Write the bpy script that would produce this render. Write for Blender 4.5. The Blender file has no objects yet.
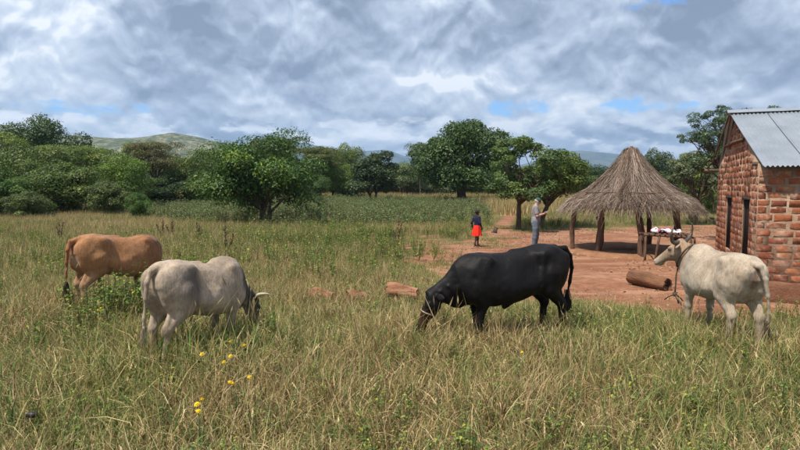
import bpy, math, random
import numpy as np
from mathutils import Vector, Matrix

# ----------------------------------------------------------------------------
# camera, sky, sun, exposure
# ----------------------------------------------------------------------------
SC = bpy.context.scene
COL = SC.collection
R = math.radians
CAM_H = 2.1
F_PX = 578.0
PITCH = math.atan(39.4 / F_PX)

cam_data = bpy.data.cameras.new('camera')
cam = bpy.data.objects.new('camera', cam_data)
COL.objects.link(cam)
cam.location = (0, 0, CAM_H)
cam.rotation_euler = (math.pi / 2 - PITCH, 0, 0)
cam_data.sensor_width = 36.0
cam_data.lens = 36.0 * F_PX / 800.0
cam_data.clip_start = 0.05
cam_data.clip_end = 30000
SC.camera = cam

SUN_EL, SUN_AZ = 62.0, 230.0      # azimuth clockwise from +Y (the view direction)

SC.view_settings.view_transform = 'Standard'
SC.view_settings.look = 'None'
SC.view_settings.exposure = 0.30
SC.view_settings.gamma = 1.0


class NT:
    """small helper to write node trees"""
    def __init__(s, tree):
        s.t = tree
        tree.nodes.clear()

    def n(s, kind, **kw):
        nd = s.t.nodes.new(kind)
        ins = kw.pop('ins', {})
        for k, v in kw.items():
            setattr(nd, k, v)
        for k, v in ins.items():
            sock = nd.inputs[k]
            if isinstance(v, bpy.types.NodeSocket):
                s.t.links.new(v, sock)
            else:
                sock.default_value = v
        return nd

    def link(s, a, b):
        s.t.links.new(a, b)

    def math(s, op, a, b=None, c=None, clamp=False):
        nd = s.t.nodes.new('ShaderNodeMath')
        nd.operation = op
        nd.use_clamp = clamp
        for i, v in enumerate((a, b, c)):
            if v is None:
                continue
            if isinstance(v, bpy.types.NodeSocket):
                s.t.links.new(v, nd.inputs[i])
            else:
                nd.inputs[i].default_value = v
        return nd.outputs[0]

    def vmath(s, op, a, b=None):
        nd = s.t.nodes.new('ShaderNodeVectorMath')
        nd.operation = op
        for i, v in enumerate((a, b)):
            if v is None:
                continue
            if isinstance(v, bpy.types.NodeSocket):
                s.t.links.new(v, nd.inputs[i])
            else:
                nd.inputs[i].default_value = v
        return nd

    def mix(s, f, a, b, blend='MIX'):
        nd = s.t.nodes.new('ShaderNodeMix')
        nd.data_type = 'RGBA'
        nd.blend_type = blend
        for sock, v in ((nd.inputs[0], f), (nd.inputs[6], a), (nd.inputs[7], b)):
            if isinstance(v, bpy.types.NodeSocket):
                s.t.links.new(v, sock)
            else:
                if sock.type == 'RGBA' and len(v) == 3:
                    v = (*v, 1)
                sock.default_value = v
        return nd.outputs[2]

    def noise(s, vec, scale, detail=4, rough=0.55, dist=0.0, out=0):
        nd = s.n('ShaderNodeTexNoise')
        if vec is not None:
            s.link(vec, nd.inputs['Vector'])
        nd.inputs['Scale'].default_value = scale
        nd.inputs['Detail'].default_value = detail
        nd.inputs['Roughness'].default_value = rough
        nd.inputs['Distortion'].default_value = dist
        return nd.outputs[out]

    def ramp(s, f, stops, interp='LINEAR'):
        nd = s.n('ShaderNodeValToRGB')
        cr = nd.color_ramp
        cr.interpolation = interp
        while len(cr.elements) < len(stops):
            cr.elements.new(0.5)
        for e, (p, c) in zip(cr.elements, stops):
            e.position = p
            e.color = (*c, 1) if hasattr(c, '__len__') else (c, c, c, 1)
        s.link(f, nd.inputs[0])
        return nd.outputs[0]

    def smooth(s, v, a, b, lo=0.0, hi=1.0):
        nd = s.n('ShaderNodeMapRange', interpolation_type='SMOOTHSTEP')
        s.link(v, nd.inputs[0])
        for i, q in enumerate((a, b, lo, hi)):
            nd.inputs[i + 1].default_value = q
        return nd.outputs[0]


SKY_S, SKY_OFF = 4.4, (5.3, 0.7, 1.9)


def build_world():
    w = bpy.data.worlds.new('World')
    SC.world = w
    w.use_nodes = True
    t = NT(w.node_tree)
    sky = t.n('ShaderNodeTexSky', sky_type='NISHITA', sun_disc=False,
              sun_elevation=R(SUN_EL), sun_rotation=R(SUN_AZ))
    tc = t.n('ShaderNodeTexCoord')
    sep = t.n('ShaderNodeSeparateXYZ', ins={0: tc.outputs['Generated']})
    x, y, z = sep.outputs
    # cloud bodies flatten towards the horizon: the height is stretched more the lower one looks
    ze = t.math('MULTIPLY', t.math('POWER', t.math('MAXIMUM', z, 0.0), 0.8), 1.05)

    def field(dz):
        P = t.n('ShaderNodeCombineXYZ', ins={0: x, 1: y, 2: t.math('ADD', ze, dz)}).outputs[0]
        P = t.vmath('ADD', P, SKY_OFF).outputs[0]
        w = t.noise(P, 7.0, 3, 0.6, out=1)
        wv = t.vmath('SCALE', t.vmath('SUBTRACT', w, (0.5, 0.5, 0.5)).outputs[0])
        wv.inputs[3].default_value = 0.11
        Pw = t.vmath('ADD', P, wv.outputs[0]).outputs[0]
        f = t.noise(Pw, SKY_S, 6, 0.52)
        vo = t.n('ShaderNodeTexVoronoi', feature='F1', ins={'Vector': Pw, 'Scale': 9.5})
        puff = t.math('MULTIPLY', vo.outputs['Distance'], -0.20)
        return P, t.math('ADD', f, puff)
    P, n1 = field(0.0)
    _, n1b = field(0.016)
    relief = t.math('MULTIPLY', t.math('SUBTRACT', n1, n1b), 5.8)
    big = t.noise(P, 2.3, 4, 0.55)
    tone = t.math('ADD', t.math('MULTIPLY', t.math('SUBTRACT', n1, 0.37), -1.2), t.math('MULTIPLY', t.math('SUBTRACT', big, 0.5), -1.9))
    tone = t.math('ADD', tone, relief)
    hz = t.smooth(z, 0.02, 0.15, 0.22, 0.0)
    tone = t.math('ADD', t.math('ADD', tone, 0.54), hz, clamp=True)
    cloud = t.ramp(tone, [(0.0, (0.215, 0.265, 0.36)), (0.3, (0.315, 0.375, 0.49)), (0.6, (0.47, 0.545, 0.67)),
                          (0.85, (0.66, 0.73, 0.83)), (1.0, (0.87, 0.90, 0.95))])
    # small cumulus heads low over the horizon, in direction space
    az = t.math('ARCTAN2', x, y)
    C = t.n('ShaderNodeCombineXYZ', ins={0: t.math('MULTIPLY', az, 9.0), 1: t.math('MULTIPLY', z, 22.0), 2: 1.3}).outputs[0]
    C2 = t.n('ShaderNodeCombineXYZ', ins={0: t.math('MULTIPLY', az, 9.0), 1: t.math('ADD', t.math('MULTIPLY', z, 22.0), 0.28), 2: 1.3}).outputs[0]
    c1 = t.noise(C, 0.9, 7, 0.55)
    c2 = t.noise(C2, 0.9, 7, 0.55)
    crel = t.math('MULTIPLY', t.math('SUBTRACT', c1, c2), 3.5)
    band = t.math('MULTIPLY', t.smooth(z, 0.0, 0.04), t.smooth(z, 0.075, 0.15, 1.0, 0.0))
    cm = t.math('MULTIPLY', t.smooth(c1, 0.48, 0.55), t.math('MULTIPLY', band, 0.85))
    ccol = t.ramp(t.math('ADD', 0.62, crel, clamp=True), [(0.0, (0.46, 0.53, 0.66)), (0.5, (0.72, 0.79, 0.90)), (1.0, (1.1, 1.12, 1.15))])
    cloud = t.mix(cm, cloud, ccol)
    c10 = t.mix(1.0, cloud, (10, 10, 10), 'MULTIPLY')
    # gaps of blue: a few openings low in the sky and where the field thins out
    gaps = None
    for (gx, gy, sx, sy) in ((642, 105, 42, 11), (520, 107, 32, 9), (90, 108, 46, 8), (655, 3, 30, 6)):
        v = Vector((gx - 400, F_PX, 225 - gy))
        v.rotate(Matrix.Rotation(-PITCH, 3, 'X'))
        v.normalize()
        a0, z0 = math.atan2(v.x, v.y), v.z
        dx = t.math('DIVIDE', t.math('SUBTRACT', az, a0), sx / F_PX)
        dz = t.math('DIVIDE', t.math('SUBTRACT', z, z0), sy / F_PX)
        q = t.math('ADD', t.math('MULTIPLY', dx, dx), t.math('MULTIPLY', dz, dz))
        q = t.math('SUBTRACT', 1.0, q)
        gaps = q if gaps is None else t.math('MAXIMUM', gaps, q)
    c3 = t.noise(C, 1.7, 7, 0.6)
    gfield = t.math('ADD', gaps, t.math('MULTIPLY', t.math('SUBTRACT', c3, 0.5), -7.0))
    gm = t.math('MULTIPLY', t.smooth(gfield, -0.1, 1.3), 0.95)
    thin = t.smooth(n1, 0.2, 0.1)
    thin = t.math('MULTIPLY', thin, t.smooth(z, 0.2, 0.4, 0.0, 0.5))
    gm = t.math('MAXIMUM', gm, thin)
    skyb = t.mix(1.0, sky.outputs[0], (0.85, 1.25, 1.75), 'MULTIPLY')
    col = t.mix(gm, c10, skyb)
    # below the horizon only plain sky tone
    bg = t.n('ShaderNodeBackground', ins={0: col, 1: 0.1})
    out = t.n('ShaderNodeOutputWorld', ins={0: bg.outputs[0]})


build_world()

sun_data = bpy.data.lights.new('sun', 'SUN')
sun_data.energy = 5.0
sun_data.angle = R(2)
sun_data.color = (1.0, 0.94, 0.84)
sun = bpy.data.objects.new('sun', sun_data)
COL.objects.link(sun)
sd = Vector((math.sin(R(SUN_AZ)) * math.cos(R(SUN_EL)), math.cos(R(SUN_AZ)) * math.cos(R(SUN_EL)), math.sin(R(SUN_EL))))
sun.rotation_euler = sd.to_track_quat('Z', 'Y').to_euler()


# ----------------------------------------------------------------------------
# helpers
# ----------------------------------------------------------------------------
def at(px, py, z=0.0):
    """photograph pixel -> point of the plane at height z (world metres)"""
    v = Vector((px - 400, F_PX, 225 - py))
    v.rotate(Matrix.Rotation(-PITCH, 3, 'X'))
    k = (z - CAM_H) / v.z
    return v.x * k, v.y * k


def xat(px, D):
    return (px - 400) / F_PX * D


def zat(py, D):
    return CAM_H + (185.6 - py) / F_PX * D


def fast_mesh(name, V, F, mat=None, smooth=False, attrs=None, fattr=None):
    """V (n,3); F (m,3|4) int array or a list of such arrays"""
    V = np.asarray(V, dtype=np.float32)
    if not isinstance(F, list):
        F = [F]
    F = [np.asarray(f, dtype=np.int32) for f in F if len(f)]
    me = bpy.data.meshes.new(name)
    me.vertices.add(len(V))
    me.vertices.foreach_set('co', V.ravel())
    nl = sum(f.size for f in F)
    npoly = sum(len(f) for f in F)
    me.loops.add(nl)
    me.polygons.add(npoly)
    me.loops.foreach_set('vertex_index', np.concatenate([f.ravel() for f in F]))
    tot = np.concatenate([np.full(len(f), f.shape[1], dtype=np.int32) for f in F])
    st = np.concatenate([[0], np.cumsum(tot)[:-1]]).astype(np.int32)
    me.polygons.foreach_set('loop_start', st)
    me.polygons.foreach_set('loop_total', tot)
    if smooth:
        me.polygons.foreach_set('use_smooth', np.ones(npoly, dtype=bool))
    me.update(calc_edges=True)
    for k, a in (attrs or {}).items():
        a = np.asarray(a, dtype=np.float32)
        if a.ndim == 1:
            at_ = me.attributes.new(k, 'FLOAT', 'POINT')
            at_.data.foreach_set('value', a)
        else:
            at_ = me.attributes.new(k, 'FLOAT_COLOR', 'POINT')
            if a.shape[1] == 3:
                a = np.hstack([a, np.ones((len(a), 1), dtype=np.float32)])
            at_.data.foreach_set('color', a.ravel())
    if mat:
        me.materials.append(mat)
    return me


def link(name, me, parent=None, loc=None, rot=None):
    o = bpy.data.objects.new(name, me)
    COL.objects.link(o)
    if parent is not None:
        o.parent = parent
    if loc is not None:
        o.location = loc
    if rot is not None:
        o.rotation_euler = rot
    return o


def tag(o, label=None, cat=None, group=None, kind=None):
    if label:
        o['label'] = label
    if cat:
        o['category'] = cat
    if group:
        o['group'] = group
    if kind:
        o['kind'] = kind
    return o


def thing(name, label, cat, loc=(0, 0, 0), rz=0.0, group=None):
    o = bpy.data.objects.new(name, None)
    o.empty_display_size = 0.2
    COL.objects.link(o)
    o.location = loc
    o.rotation_euler = (0, 0, rz)
    return tag(o, label, cat, group)


class MB:
    """collects verts and faces for one mesh"""
    def __init__(s):
        s.V, s.Q, s.T, s.C, s.n = [], [], [], [], 0

    def add(s, V, Q=None, T=None, c=None):
        V = np.asarray(V, dtype=np.float64)
        if Q is not None and len(Q):
            s.Q.append(np.asarray(Q, dtype=np.int32) + s.n)
        if T is not None and len(T):
            s.T.append(np.asarray(T, dtype=np.int32) + s.n)
        s.V.append(V)
        if c is not None:
            c = np.asarray(c, dtype=np.float64)
            if c.ndim == 1:
                c = np.tile(c, (len(V), 1))
            s.C.append(c)
        s.n += len(V)
        return s

    def box(s, lo, hi, M=None, jit=0.0, rng=None, c=None):
        x0, y0, z0 = lo
        x1, y1, z1 = hi
        V = np.array([[x0, y0, z0], [x1, y0, z0], [x1, y1, z0], [x0, y1, z0], [x0, y0, z1], [x1, y0, z1], [x1, y1, z1], [x0, y1, z1]], float)
        if jit:
            V = V + rng.uniform(-jit, jit, V.shape)
        if M is not None:
            V = V @ np.array(M.to_3x3()).T + np.array(M.translation)
        Q = [[0, 3, 2, 1], [4, 5, 6, 7], [0, 1, 5, 4], [1, 2, 6, 5], [2, 3, 7, 6], [3, 0, 4, 7]]
        return s.add(V, Q, c=c)

    def tube(s, pts, rad, n=8, cap=True, c=None, ell=1.0):
        P = np.asarray(pts, float)
        rad = np.broadcast_to(np.asarray(rad, float), (len(P),))
        T = np.gradient(P, axis=0)
        T /= np.linalg.norm(T, axis=1)[:, None] + 1e-9
        up = np.array([0, 0, 1.0]) if abs(T[0][2]) < 0.9 else np.array([1.0, 0, 0])
        a = np.cross(T[0], up)
        a /= np.linalg.norm(a)
        rings = []
        th = np.linspace(0, 2 * math.pi, n, endpoint=False)
        for i in range(len(P)):
            a = a - T[i] * np.dot(a, T[i])
            a /= np.linalg.norm(a) + 1e-9
            b = np.cross(T[i], a)
            rings.append(P[i] + rad[i] * (np.cos(th)[:, None] * a + ell * np.sin(th)[:, None] * b))
        V = np.vstack(rings)
        m = len(P)
        Q = []
        for i in range(m - 1):
            for j in range(n):
                k = (j + 1) % n
                Q.append([i * n + j, i * n + k, (i + 1) * n + k, (i + 1) * n + j])
        Tr = []
        if cap:
            V = np.vstack([V, P[0], P[-1]])
            for j in range(n):
                k = (j + 1) % n
                Tr.append([m * n, k, j])
                Tr.append([m * n + 1, (m - 1) * n + j, (m - 1) * n + k])
        return s.add(V, Q, Tr, c=c)

    def mesh(s, name, mat, smooth=False, cname='Col'):
        V = np.vstack(s.V)
        F = []
        if s.Q:
            F.append(np.vstack(s.Q))
        if s.T:
            F.append(np.vstack(s.T))
        attrs = {cname: np.vstack(s.C)} if s.C and sum(len(c) for c in s.C) == len(V) else None
        return fast_mesh(name, V, F, mat, smooth, attrs)

    def obj(s, name, mat, parent=None, smooth=False, **kw):
        return link(name, s.mesh(name, mat, smooth), parent, **kw)


# --- signed distance modelling, for bodies -----------------------------------
class SDF:
    def __init__(s, lo, hi, h):
        s.lo, s.h = np.array(lo, float), h
        s.n = np.ceil((np.array(hi, float) - s.lo) / h).astype(int) + 1
        s.F = np.full(tuple(s.n), 0.6, dtype=np.float32)
        s.ax = [s.lo[i] + h * np.arange(s.n[i]) for i in range(3)]

    def block(s, lo, hi):
        a = np.clip(np.floor((np.asarray(lo) - s.lo) / s.h).astype(int), 0, s.n - 1)
        b = np.clip(np.ceil((np.asarray(hi) - s.lo) / s.h).astype(int) + 1, 1, s.n)
        sl = tuple(slice(a[i], b[i]) for i in range(3))
        return sl, s.ax[0][sl[0]][:, None, None], s.ax[1][sl[1]][None, :, None], s.ax[2][sl[2]][None, None, :]

    def put(s, sl, d, k, op='add'):
        A = s.F[sl]
        if op == 'sub':
            d = -d
            h = np.clip(0.5 - 0.5 * (d - A) / k, 0, 1)
            s.F[sl] = A + (d - A) * (1 - h) + k * h * (1 - h)
            return
        h = np.clip(0.5 + 0.5 * (d - A) / k, 0, 1)
        s.F[sl] = d * (1 - h) + A * h - k * h * (1 - h)

    def cap(s, a, b, ra, rb, k=0.03, op='add'):
        a, b = np.array(a, float), np.array(b, float)
        m = max(ra, rb) + k + 3 * s.h
        sl, X, Y, Z = s.block(np.minimum(a, b) - m, np.maximum(a, b) + m)
        ab = b - a
        L = ab @ ab + 1e-12
        t = np.clip(((X - a[0]) * ab[0] + (Y - a[1]) * ab[1] + (Z - a[2]) * ab[2]) / L, 0, 1)
        d = np.sqrt((X - a[0] - t * ab[0]) ** 2 + (Y - a[1] - t * ab[1]) ** 2 + (Z - a[2] - t * ab[2]) ** 2) - (ra + (rb - ra) * t)
        s.put(sl, d, k, op)

    def chain(s, pts, rs, k=0.03):
        for i in range(len(pts) - 1):
            s.cap(pts[i], pts[i + 1], rs[i], rs[i + 1], k)

    def ell(s, c, r, k=0.03, M=None, op='add'):
        c, r = np.array(c, float), np.array(r, float)
        m = r.max() + k + 3 * s.h
        sl, X, Y, Z = s.block(c - m, c + m)
        x, y, z = X - c[0], Y - c[1], Z - c[2]
        if M is not None:      # rows of M are the local axes
            M = np.asarray(M, float)
            x, y, z = (M[i][0] * (X - c[0]) + M[i][1] * (Y - c[1]) + M[i][2] * (Z - c[2]) for i in range(3))
        k0 = np.sqrt((x / r[0]) ** 2 + (y / r[1]) ** 2 + (z / r[2]) ** 2)
        k1 = np.sqrt((x / r[0] ** 2) ** 2 + (y / r[1] ** 2) ** 2 + (z / r[2] ** 2) ** 2) + 1e-9
        s.put(sl, k0 * (k0 - 1) / k1, k, op)

    def loft(s, o, M, us, top, bot, w, egg=0.0, p=2.0, k=0.03):
        """rows of M: along, sideways, upward. top/bot/half width given at stations us"""
        o, M = np.array(o, float), np.asarray(M, float)
        us = np.asarray(us, float)
        uu = np.linspace(us[0], us[-1], 80)
        def sm(a):
            y = np.interp(uu, us, np.asarray(a, float))
            for _ in range(5):
                y = np.concatenate([[y[0]], (y[:-2] + 2 * y[1:-1] + y[2:]) / 4, [y[-1]]])
            return y
        tt, bb, ww = sm(top), sm(bot), sm(w)
        cs = []
        for u in (us[0], us[-1]):
            for v in (max(top), min(bot)):
                for l in (-max(w), max(w)):
                    cs.append(o + M[0] * u + M[1] * l + M[2] * v)
        cs = np.array(cs)
        m = k + 4 * s.h
        sl, X, Y, Z = s.block(cs.min(0) - m, cs.max(0) + m)
        U, Lr, Vv = (M[i][0] * (X - o[0]) + M[i][1] * (Y - o[1]) + M[i][2] * (Z - o[2]) for i in range(3))
        T, B, W = np.interp(U, uu, tt), np.interp(U, uu, bb), np.interp(U, uu, ww)
        hh, zc = (T - B) / 2, (T + B) / 2
        q = (Vv - zc) / hh
        Wq = W * (1 - egg * np.clip(q, -1, 1))
        rr = (np.abs(Lr / Wq) ** p + np.abs(q) ** p) ** (1 / p)
        d = (rr - 1) * np.minimum(W, hh)
        e = np.maximum(us[0] - U, U - us[-1])
        d = np.where(e > 0, np.sqrt(np.maximum(d, 0) ** 2 + e ** 2) + np.minimum(d, 0) * 0, np.maximum(d, e))
        s.put(sl, d, k)

    def rough(s, amps, seed=0):
        """small uneven relief in the surface: smooth random fields of several sizes (cell, height)"""
        rng = np.random.default_rng(seed)
        for cell, amp in amps:
            m = np.maximum((s.n * s.h / cell).astype(int) + 3, 3)
            G = rng.normal(0, 1, tuple(m)).astype(np.float32)
            for ax in range(3):
                t = np.arange(s.n[ax]) * s.h / cell
                i = np.floor(t).astype(int)
                f = (t - i).astype(np.float32)
                f = f * f * (3 - 2 * f)
                sh = [1, 1, 1]
                sh[ax] = -1
                f = f.reshape(sh)
                G = np.take(G, i, axis=ax) * (1 - f) + np.take(G, i + 1, axis=ax) * f
            s.F += amp * G

    def mesh_arrays(s):
        F, h, o = s.F, s.h, s.lo
        nx, ny, nz = F.shape
        S = F < 0
        off = [(i, j, k) for i in (0, 1) for j in (0, 1) for k in (0, 1)]
        cnt = np.zeros((nx - 1, ny - 1, nz - 1), np.int8)
        for (i, j, k) in off:
            cnt += S[i:nx - 1 + i, j:ny - 1 + j, k:nz - 1 + k]
        mask = (cnt > 0) & (cnt < 8)
        idx = np.argwhere(mask)
        ids = np.full(mask.shape, -1, np.int32)
        ids[mask] = np.arange(len(idx))
        acc = np.zeros((len(idx), 3))
        num = np.zeros(len(idx))
        for a in off:
            for ax in range(3):
                if a[ax]:
                    continue
                b = list(a)
                b[ax] = 1
                fa = F[idx[:, 0] + a[0], idx[:, 1] + a[1], idx[:, 2] + a[2]]
                fb = F[idx[:, 0] + b[0], idx[:, 1] + b[1], idx[:, 2] + b[2]]
                c = (fa < 0) != (fb < 0)
                t = np.where(c, fa / (fa - fb + 1e-12), 0)
                p = np.tile(np.array(a, float), (len(idx), 1))
                p[:, ax] += t
                acc[c] += p[c]
                num[c] += 1
        V = (idx + acc / num[:, None]) * h + o
        Q = []
        for ax in range(3):
            sl0 = [slice(None)] * 3
            sl1 = [slice(None)] * 3
            sl0[ax] = slice(0, -1)
            sl1[ax] = slice(1, None)
            A, B = S[tuple(sl0)], S[tuple(sl1)]
            e = np.argwhere(A != B)
            u, v = (ax + 1) % 3, (ax + 2) % 3
            ok = (e[:, u] > 0) & (e[:, v] > 0) & (e[:, u] < F.shape[u] - 1) & (e[:, v] < F.shape[v] - 1)
            e = e[ok]
            inside = A[e[:, 0], e[:, 1], e[:, 2]]
            qs = []
            for (du, dv) in ((-1, -1), (0, -1), (0, 0), (-1, 0)):
                c = e.copy()
                c[:, u] += du
                c[:, v] += dv
                qs.append(ids[c[:, 0], c[:, 1], c[:, 2]])
            q = np.stack(qs, 1)
            q[~inside] = q[~inside][:, ::-1]
            Q.append(q)
        return V, np.vstack(Q)


def nrm(v):
    v = np.array(v, float)
    return v / (np.linalg.norm(v) + 1e-12)


def frame_from(a, b, up=(0, 0, 1)):
    """rows: along a->b, sideways, upward"""
    x = nrm(np.array(b, float) - np.array(a, float))
    u = np.array(up, float)
    y = nrm(np.cross(u, x))
    z = np.cross(x, y)
    return np.array([x, y, z])


def vnoise(x, y, seed=0):
    """cheap smooth 2-D value noise in numpy, 0..1"""
    x = np.asarray(x, float)
    y = np.asarray(y, float)
    xi, yi = np.floor(x), np.floor(y)
    fx, fy = x - xi, y - yi
    fx, fy = fx * fx * (3 - 2 * fx), fy * fy * (3 - 2 * fy)
    def hsh(i, j):
        v = np.sin(i * 127.1 + j * 311.7 + seed * 74.7) * 43758.5453
        return v - np.floor(v)
    return (hsh(xi, yi) * (1 - fx) + hsh(xi + 1, yi) * fx) * (1 - fy) + (hsh(xi, yi + 1) * (1 - fx) + hsh(xi + 1, yi + 1) * fx) * fy


def fbm(x, y, seed=0, o=4):
    a, s, t = 0.0, 0.5, 0.0
    for i in range(o):
        a = a + s * vnoise(np.asarray(x) * 2 ** i, np.asarray(y) * 2 ** i, seed + i * 13)
        t += s
        s *= 0.5
    return a / t


# --- materials -----------------------------------------------------------------
def material(name, fn):
    m = bpy.data.materials.new(name)
    m.use_nodes = True
    t = NT(m.node_tree)
    fn(t, m)
    return m


def pbr(t, color, rough=0.8, normal=None, metal=0.0, spec=0.3, disp=None, sheen=0.0):
    b = t.n('ShaderNodeBsdfPrincipled')
    for k, v in (('Base Color', color), ('Roughness', rough), ('Metallic', metal), ('Specular IOR Level', spec), ('Sheen Weight', sheen)):
        if isinstance(v, bpy.types.NodeSocket):
            t.link(v, b.inputs[k])
        elif k == 'Base Color':
            b.inputs[k].default_value = (*v, 1)
        else:
            b.inputs[k].default_value = v
    if normal is not None:
        t.link(normal, b.inputs['Normal'])
    t.n('ShaderNodeOutputMaterial', ins={0: b.outputs[0]})
    return b


def bump(t, h, strength=0.5, dist=0.02):
    return t.n('ShaderNodeBump', ins={'Height': h, 'Strength': strength, 'Distance': dist}).outputs[0]


def noisy(c1, c2, scale=8.0, rough=0.85, detail=5, bscale=None, bstr=0.3, bdist=0.01, coords='Object', metal=0.0, spec=0.3, stretch=None):
    def fn(t, m):
        co = t.n('ShaderNodeTexCoord').outputs[coords]
        if stretch:
            co = t.vmath('MULTIPLY', co, stretch).outputs[0]
        f = t.ramp(t.noise(co, scale, detail, 0.6), [(0.3, c1), (0.7, c2)])
        nm = bump(t, t.noise(co, bscale or scale * 4, 4, 0.6), bstr, bdist)
        pbr(t, f, rough, nm, metal, spec)
    return fn


def leaf_material(name, dark, light, yellow=None, transl=0.28, rough=0.55, vary=0.22):
    """colour from the tint attribute of each leaf, a little light passes through"""
    def fn(t, m):
        a = t.n('ShaderNodeAttribute', attribute_name='tint').outputs['Fac']
        oi = t.n('ShaderNodeObjectInfo').outputs['Random']
        col = t.mix(a, dark, light)
        if yellow:
            col = t.mix(t.smooth(a, 0.93, 1.0, 0, 0.8), col, yellow)
        hsv = t.n('ShaderNodeHueSaturation', ins={'Hue': t.math('ADD', 0.5 - 0.012, t.math('MULTIPLY', oi, 0.024)),
                                                   'Saturation': t.math('ADD', 0.86, t.math('MULTIPLY', oi, 0.2)),
                                                   'Value': t.math('ADD', 1 - vary / 2, t.math('MULTIPLY', oi, vary)), 'Color': col}).outputs[0]
        b = t.n('ShaderNodeBsdfPrincipled', ins={'Base Color': hsv, 'Roughness': rough, 'Specular IOR Level': 0.35})
        tr = t.n('ShaderNodeBsdfTranslucent', ins={0: t.mix(1.0, hsv, (1.1, 1.25, 0.6), 'MULTIPLY')})
        mx = t.n('ShaderNodeMixShader', ins={0: transl, 1: b.outputs[0], 2: tr.outputs[0]})
        t.n('ShaderNodeOutputMaterial', ins={0: mx.outputs[0]})
    return material(name, fn)

# ----------------------------------------------------------------------------
# ground, dirt yard, paths
# ----------------------------------------------------------------------------
YARD_PX = [(405, 258), (420, 248), (452, 243), (478, 237.5), (490, 232), (497, 223), (506, 213), (517, 207), (526, 205), (527, 209), (519, 214),
           (512, 223), (510, 231), (535, 231), (560, 229), (600, 227.5), (640, 226.5), (700, 225), (730, 225)]
YARD = [at(*p) for p in YARD_PX] + [(24.0, 31.0), (24.0, 9.2), (8.5, 9.3)]
YARD += [at(*p) for p in [(762, 322), (735, 325), (700, 318), (660, 313), (620, 309), (590, 304), (560, 301), (520, 305), (480, 306), (452, 292), (428, 272)]]
YARD = np.array(YARD)
TRAIL = np.array([at(*p) for p in [(300, 249), (350, 243), (414, 236.5), (450, 234.5), (494, 231.5)]])


def poly_sd(x, y, P):
    """signed distance to a polygon, negative inside"""
    x = np.asarray(x, float)
    y = np.asarray(y, float)
    d = np.full(x.shape, 1e9)
    inside = np.zeros(x.shape, bool)
    n = len(P)
    for i in range(n):
        a, b = P[i], P[(i + 1) % n]
        e = b - a
        t = np.clip(((x - a[0]) * e[0] + (y - a[1]) * e[1]) / (e @ e), 0, 1)
        d = np.minimum(d, np.hypot(x - a[0] - t * e[0], y - a[1] - t * e[1]))
        c = ((a[1] > y) != (b[1] > y)) & (x < (b[0] - a[0]) * (y - a[1]) / (b[1] - a[1] + 1e-12) + a[0])
        inside ^= c
    return np.where(inside, -d, d)


def line_d(x, y, P):
    d = np.full(np.shape(x), 1e9)
    for a, b in zip(P[:-1], P[1:]):
        e = b - a
        t = np.clip(((x - a[0]) * e[0] + (y - a[1]) * e[1]) / (e @ e), 0, 1)
        d = np.minimum(d, np.hypot(x - a[0] - t * e[0], y - a[1] - t * e[1]))
    return d


def bare(x, y):
    """signed distance (m) to bare soil, negative where it is bare"""
    s = poly_sd(x, y, YARD)
    s = np.minimum(s, line_d(x, y, TRAIL) - 0.28)
    # worn patches near the yard's left edge
    for (px, py, r) in ((432, 243, 0.9), (405, 246, 0.5), (418, 262, 0.5), (372, 245, 0.45)):
        cx, cy = at(px, py)
        s = np.minimum(s, np.hypot((x - cx), (y - cy) * 0.6) - r)
    return s


def ground_z(x, y):
    x = np.asarray(x, float)
    y = np.asarray(y, float)
    near = np.clip(1 - np.hypot(x, y) / 150.0, 0, 1)
    return (fbm(x * 0.35, y * 0.35, 3, 3) - 0.5) * 0.10 * near + (fbm(x * 1.7, y * 1.7, 9, 2) - 0.5) * 0.03 * near


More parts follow.
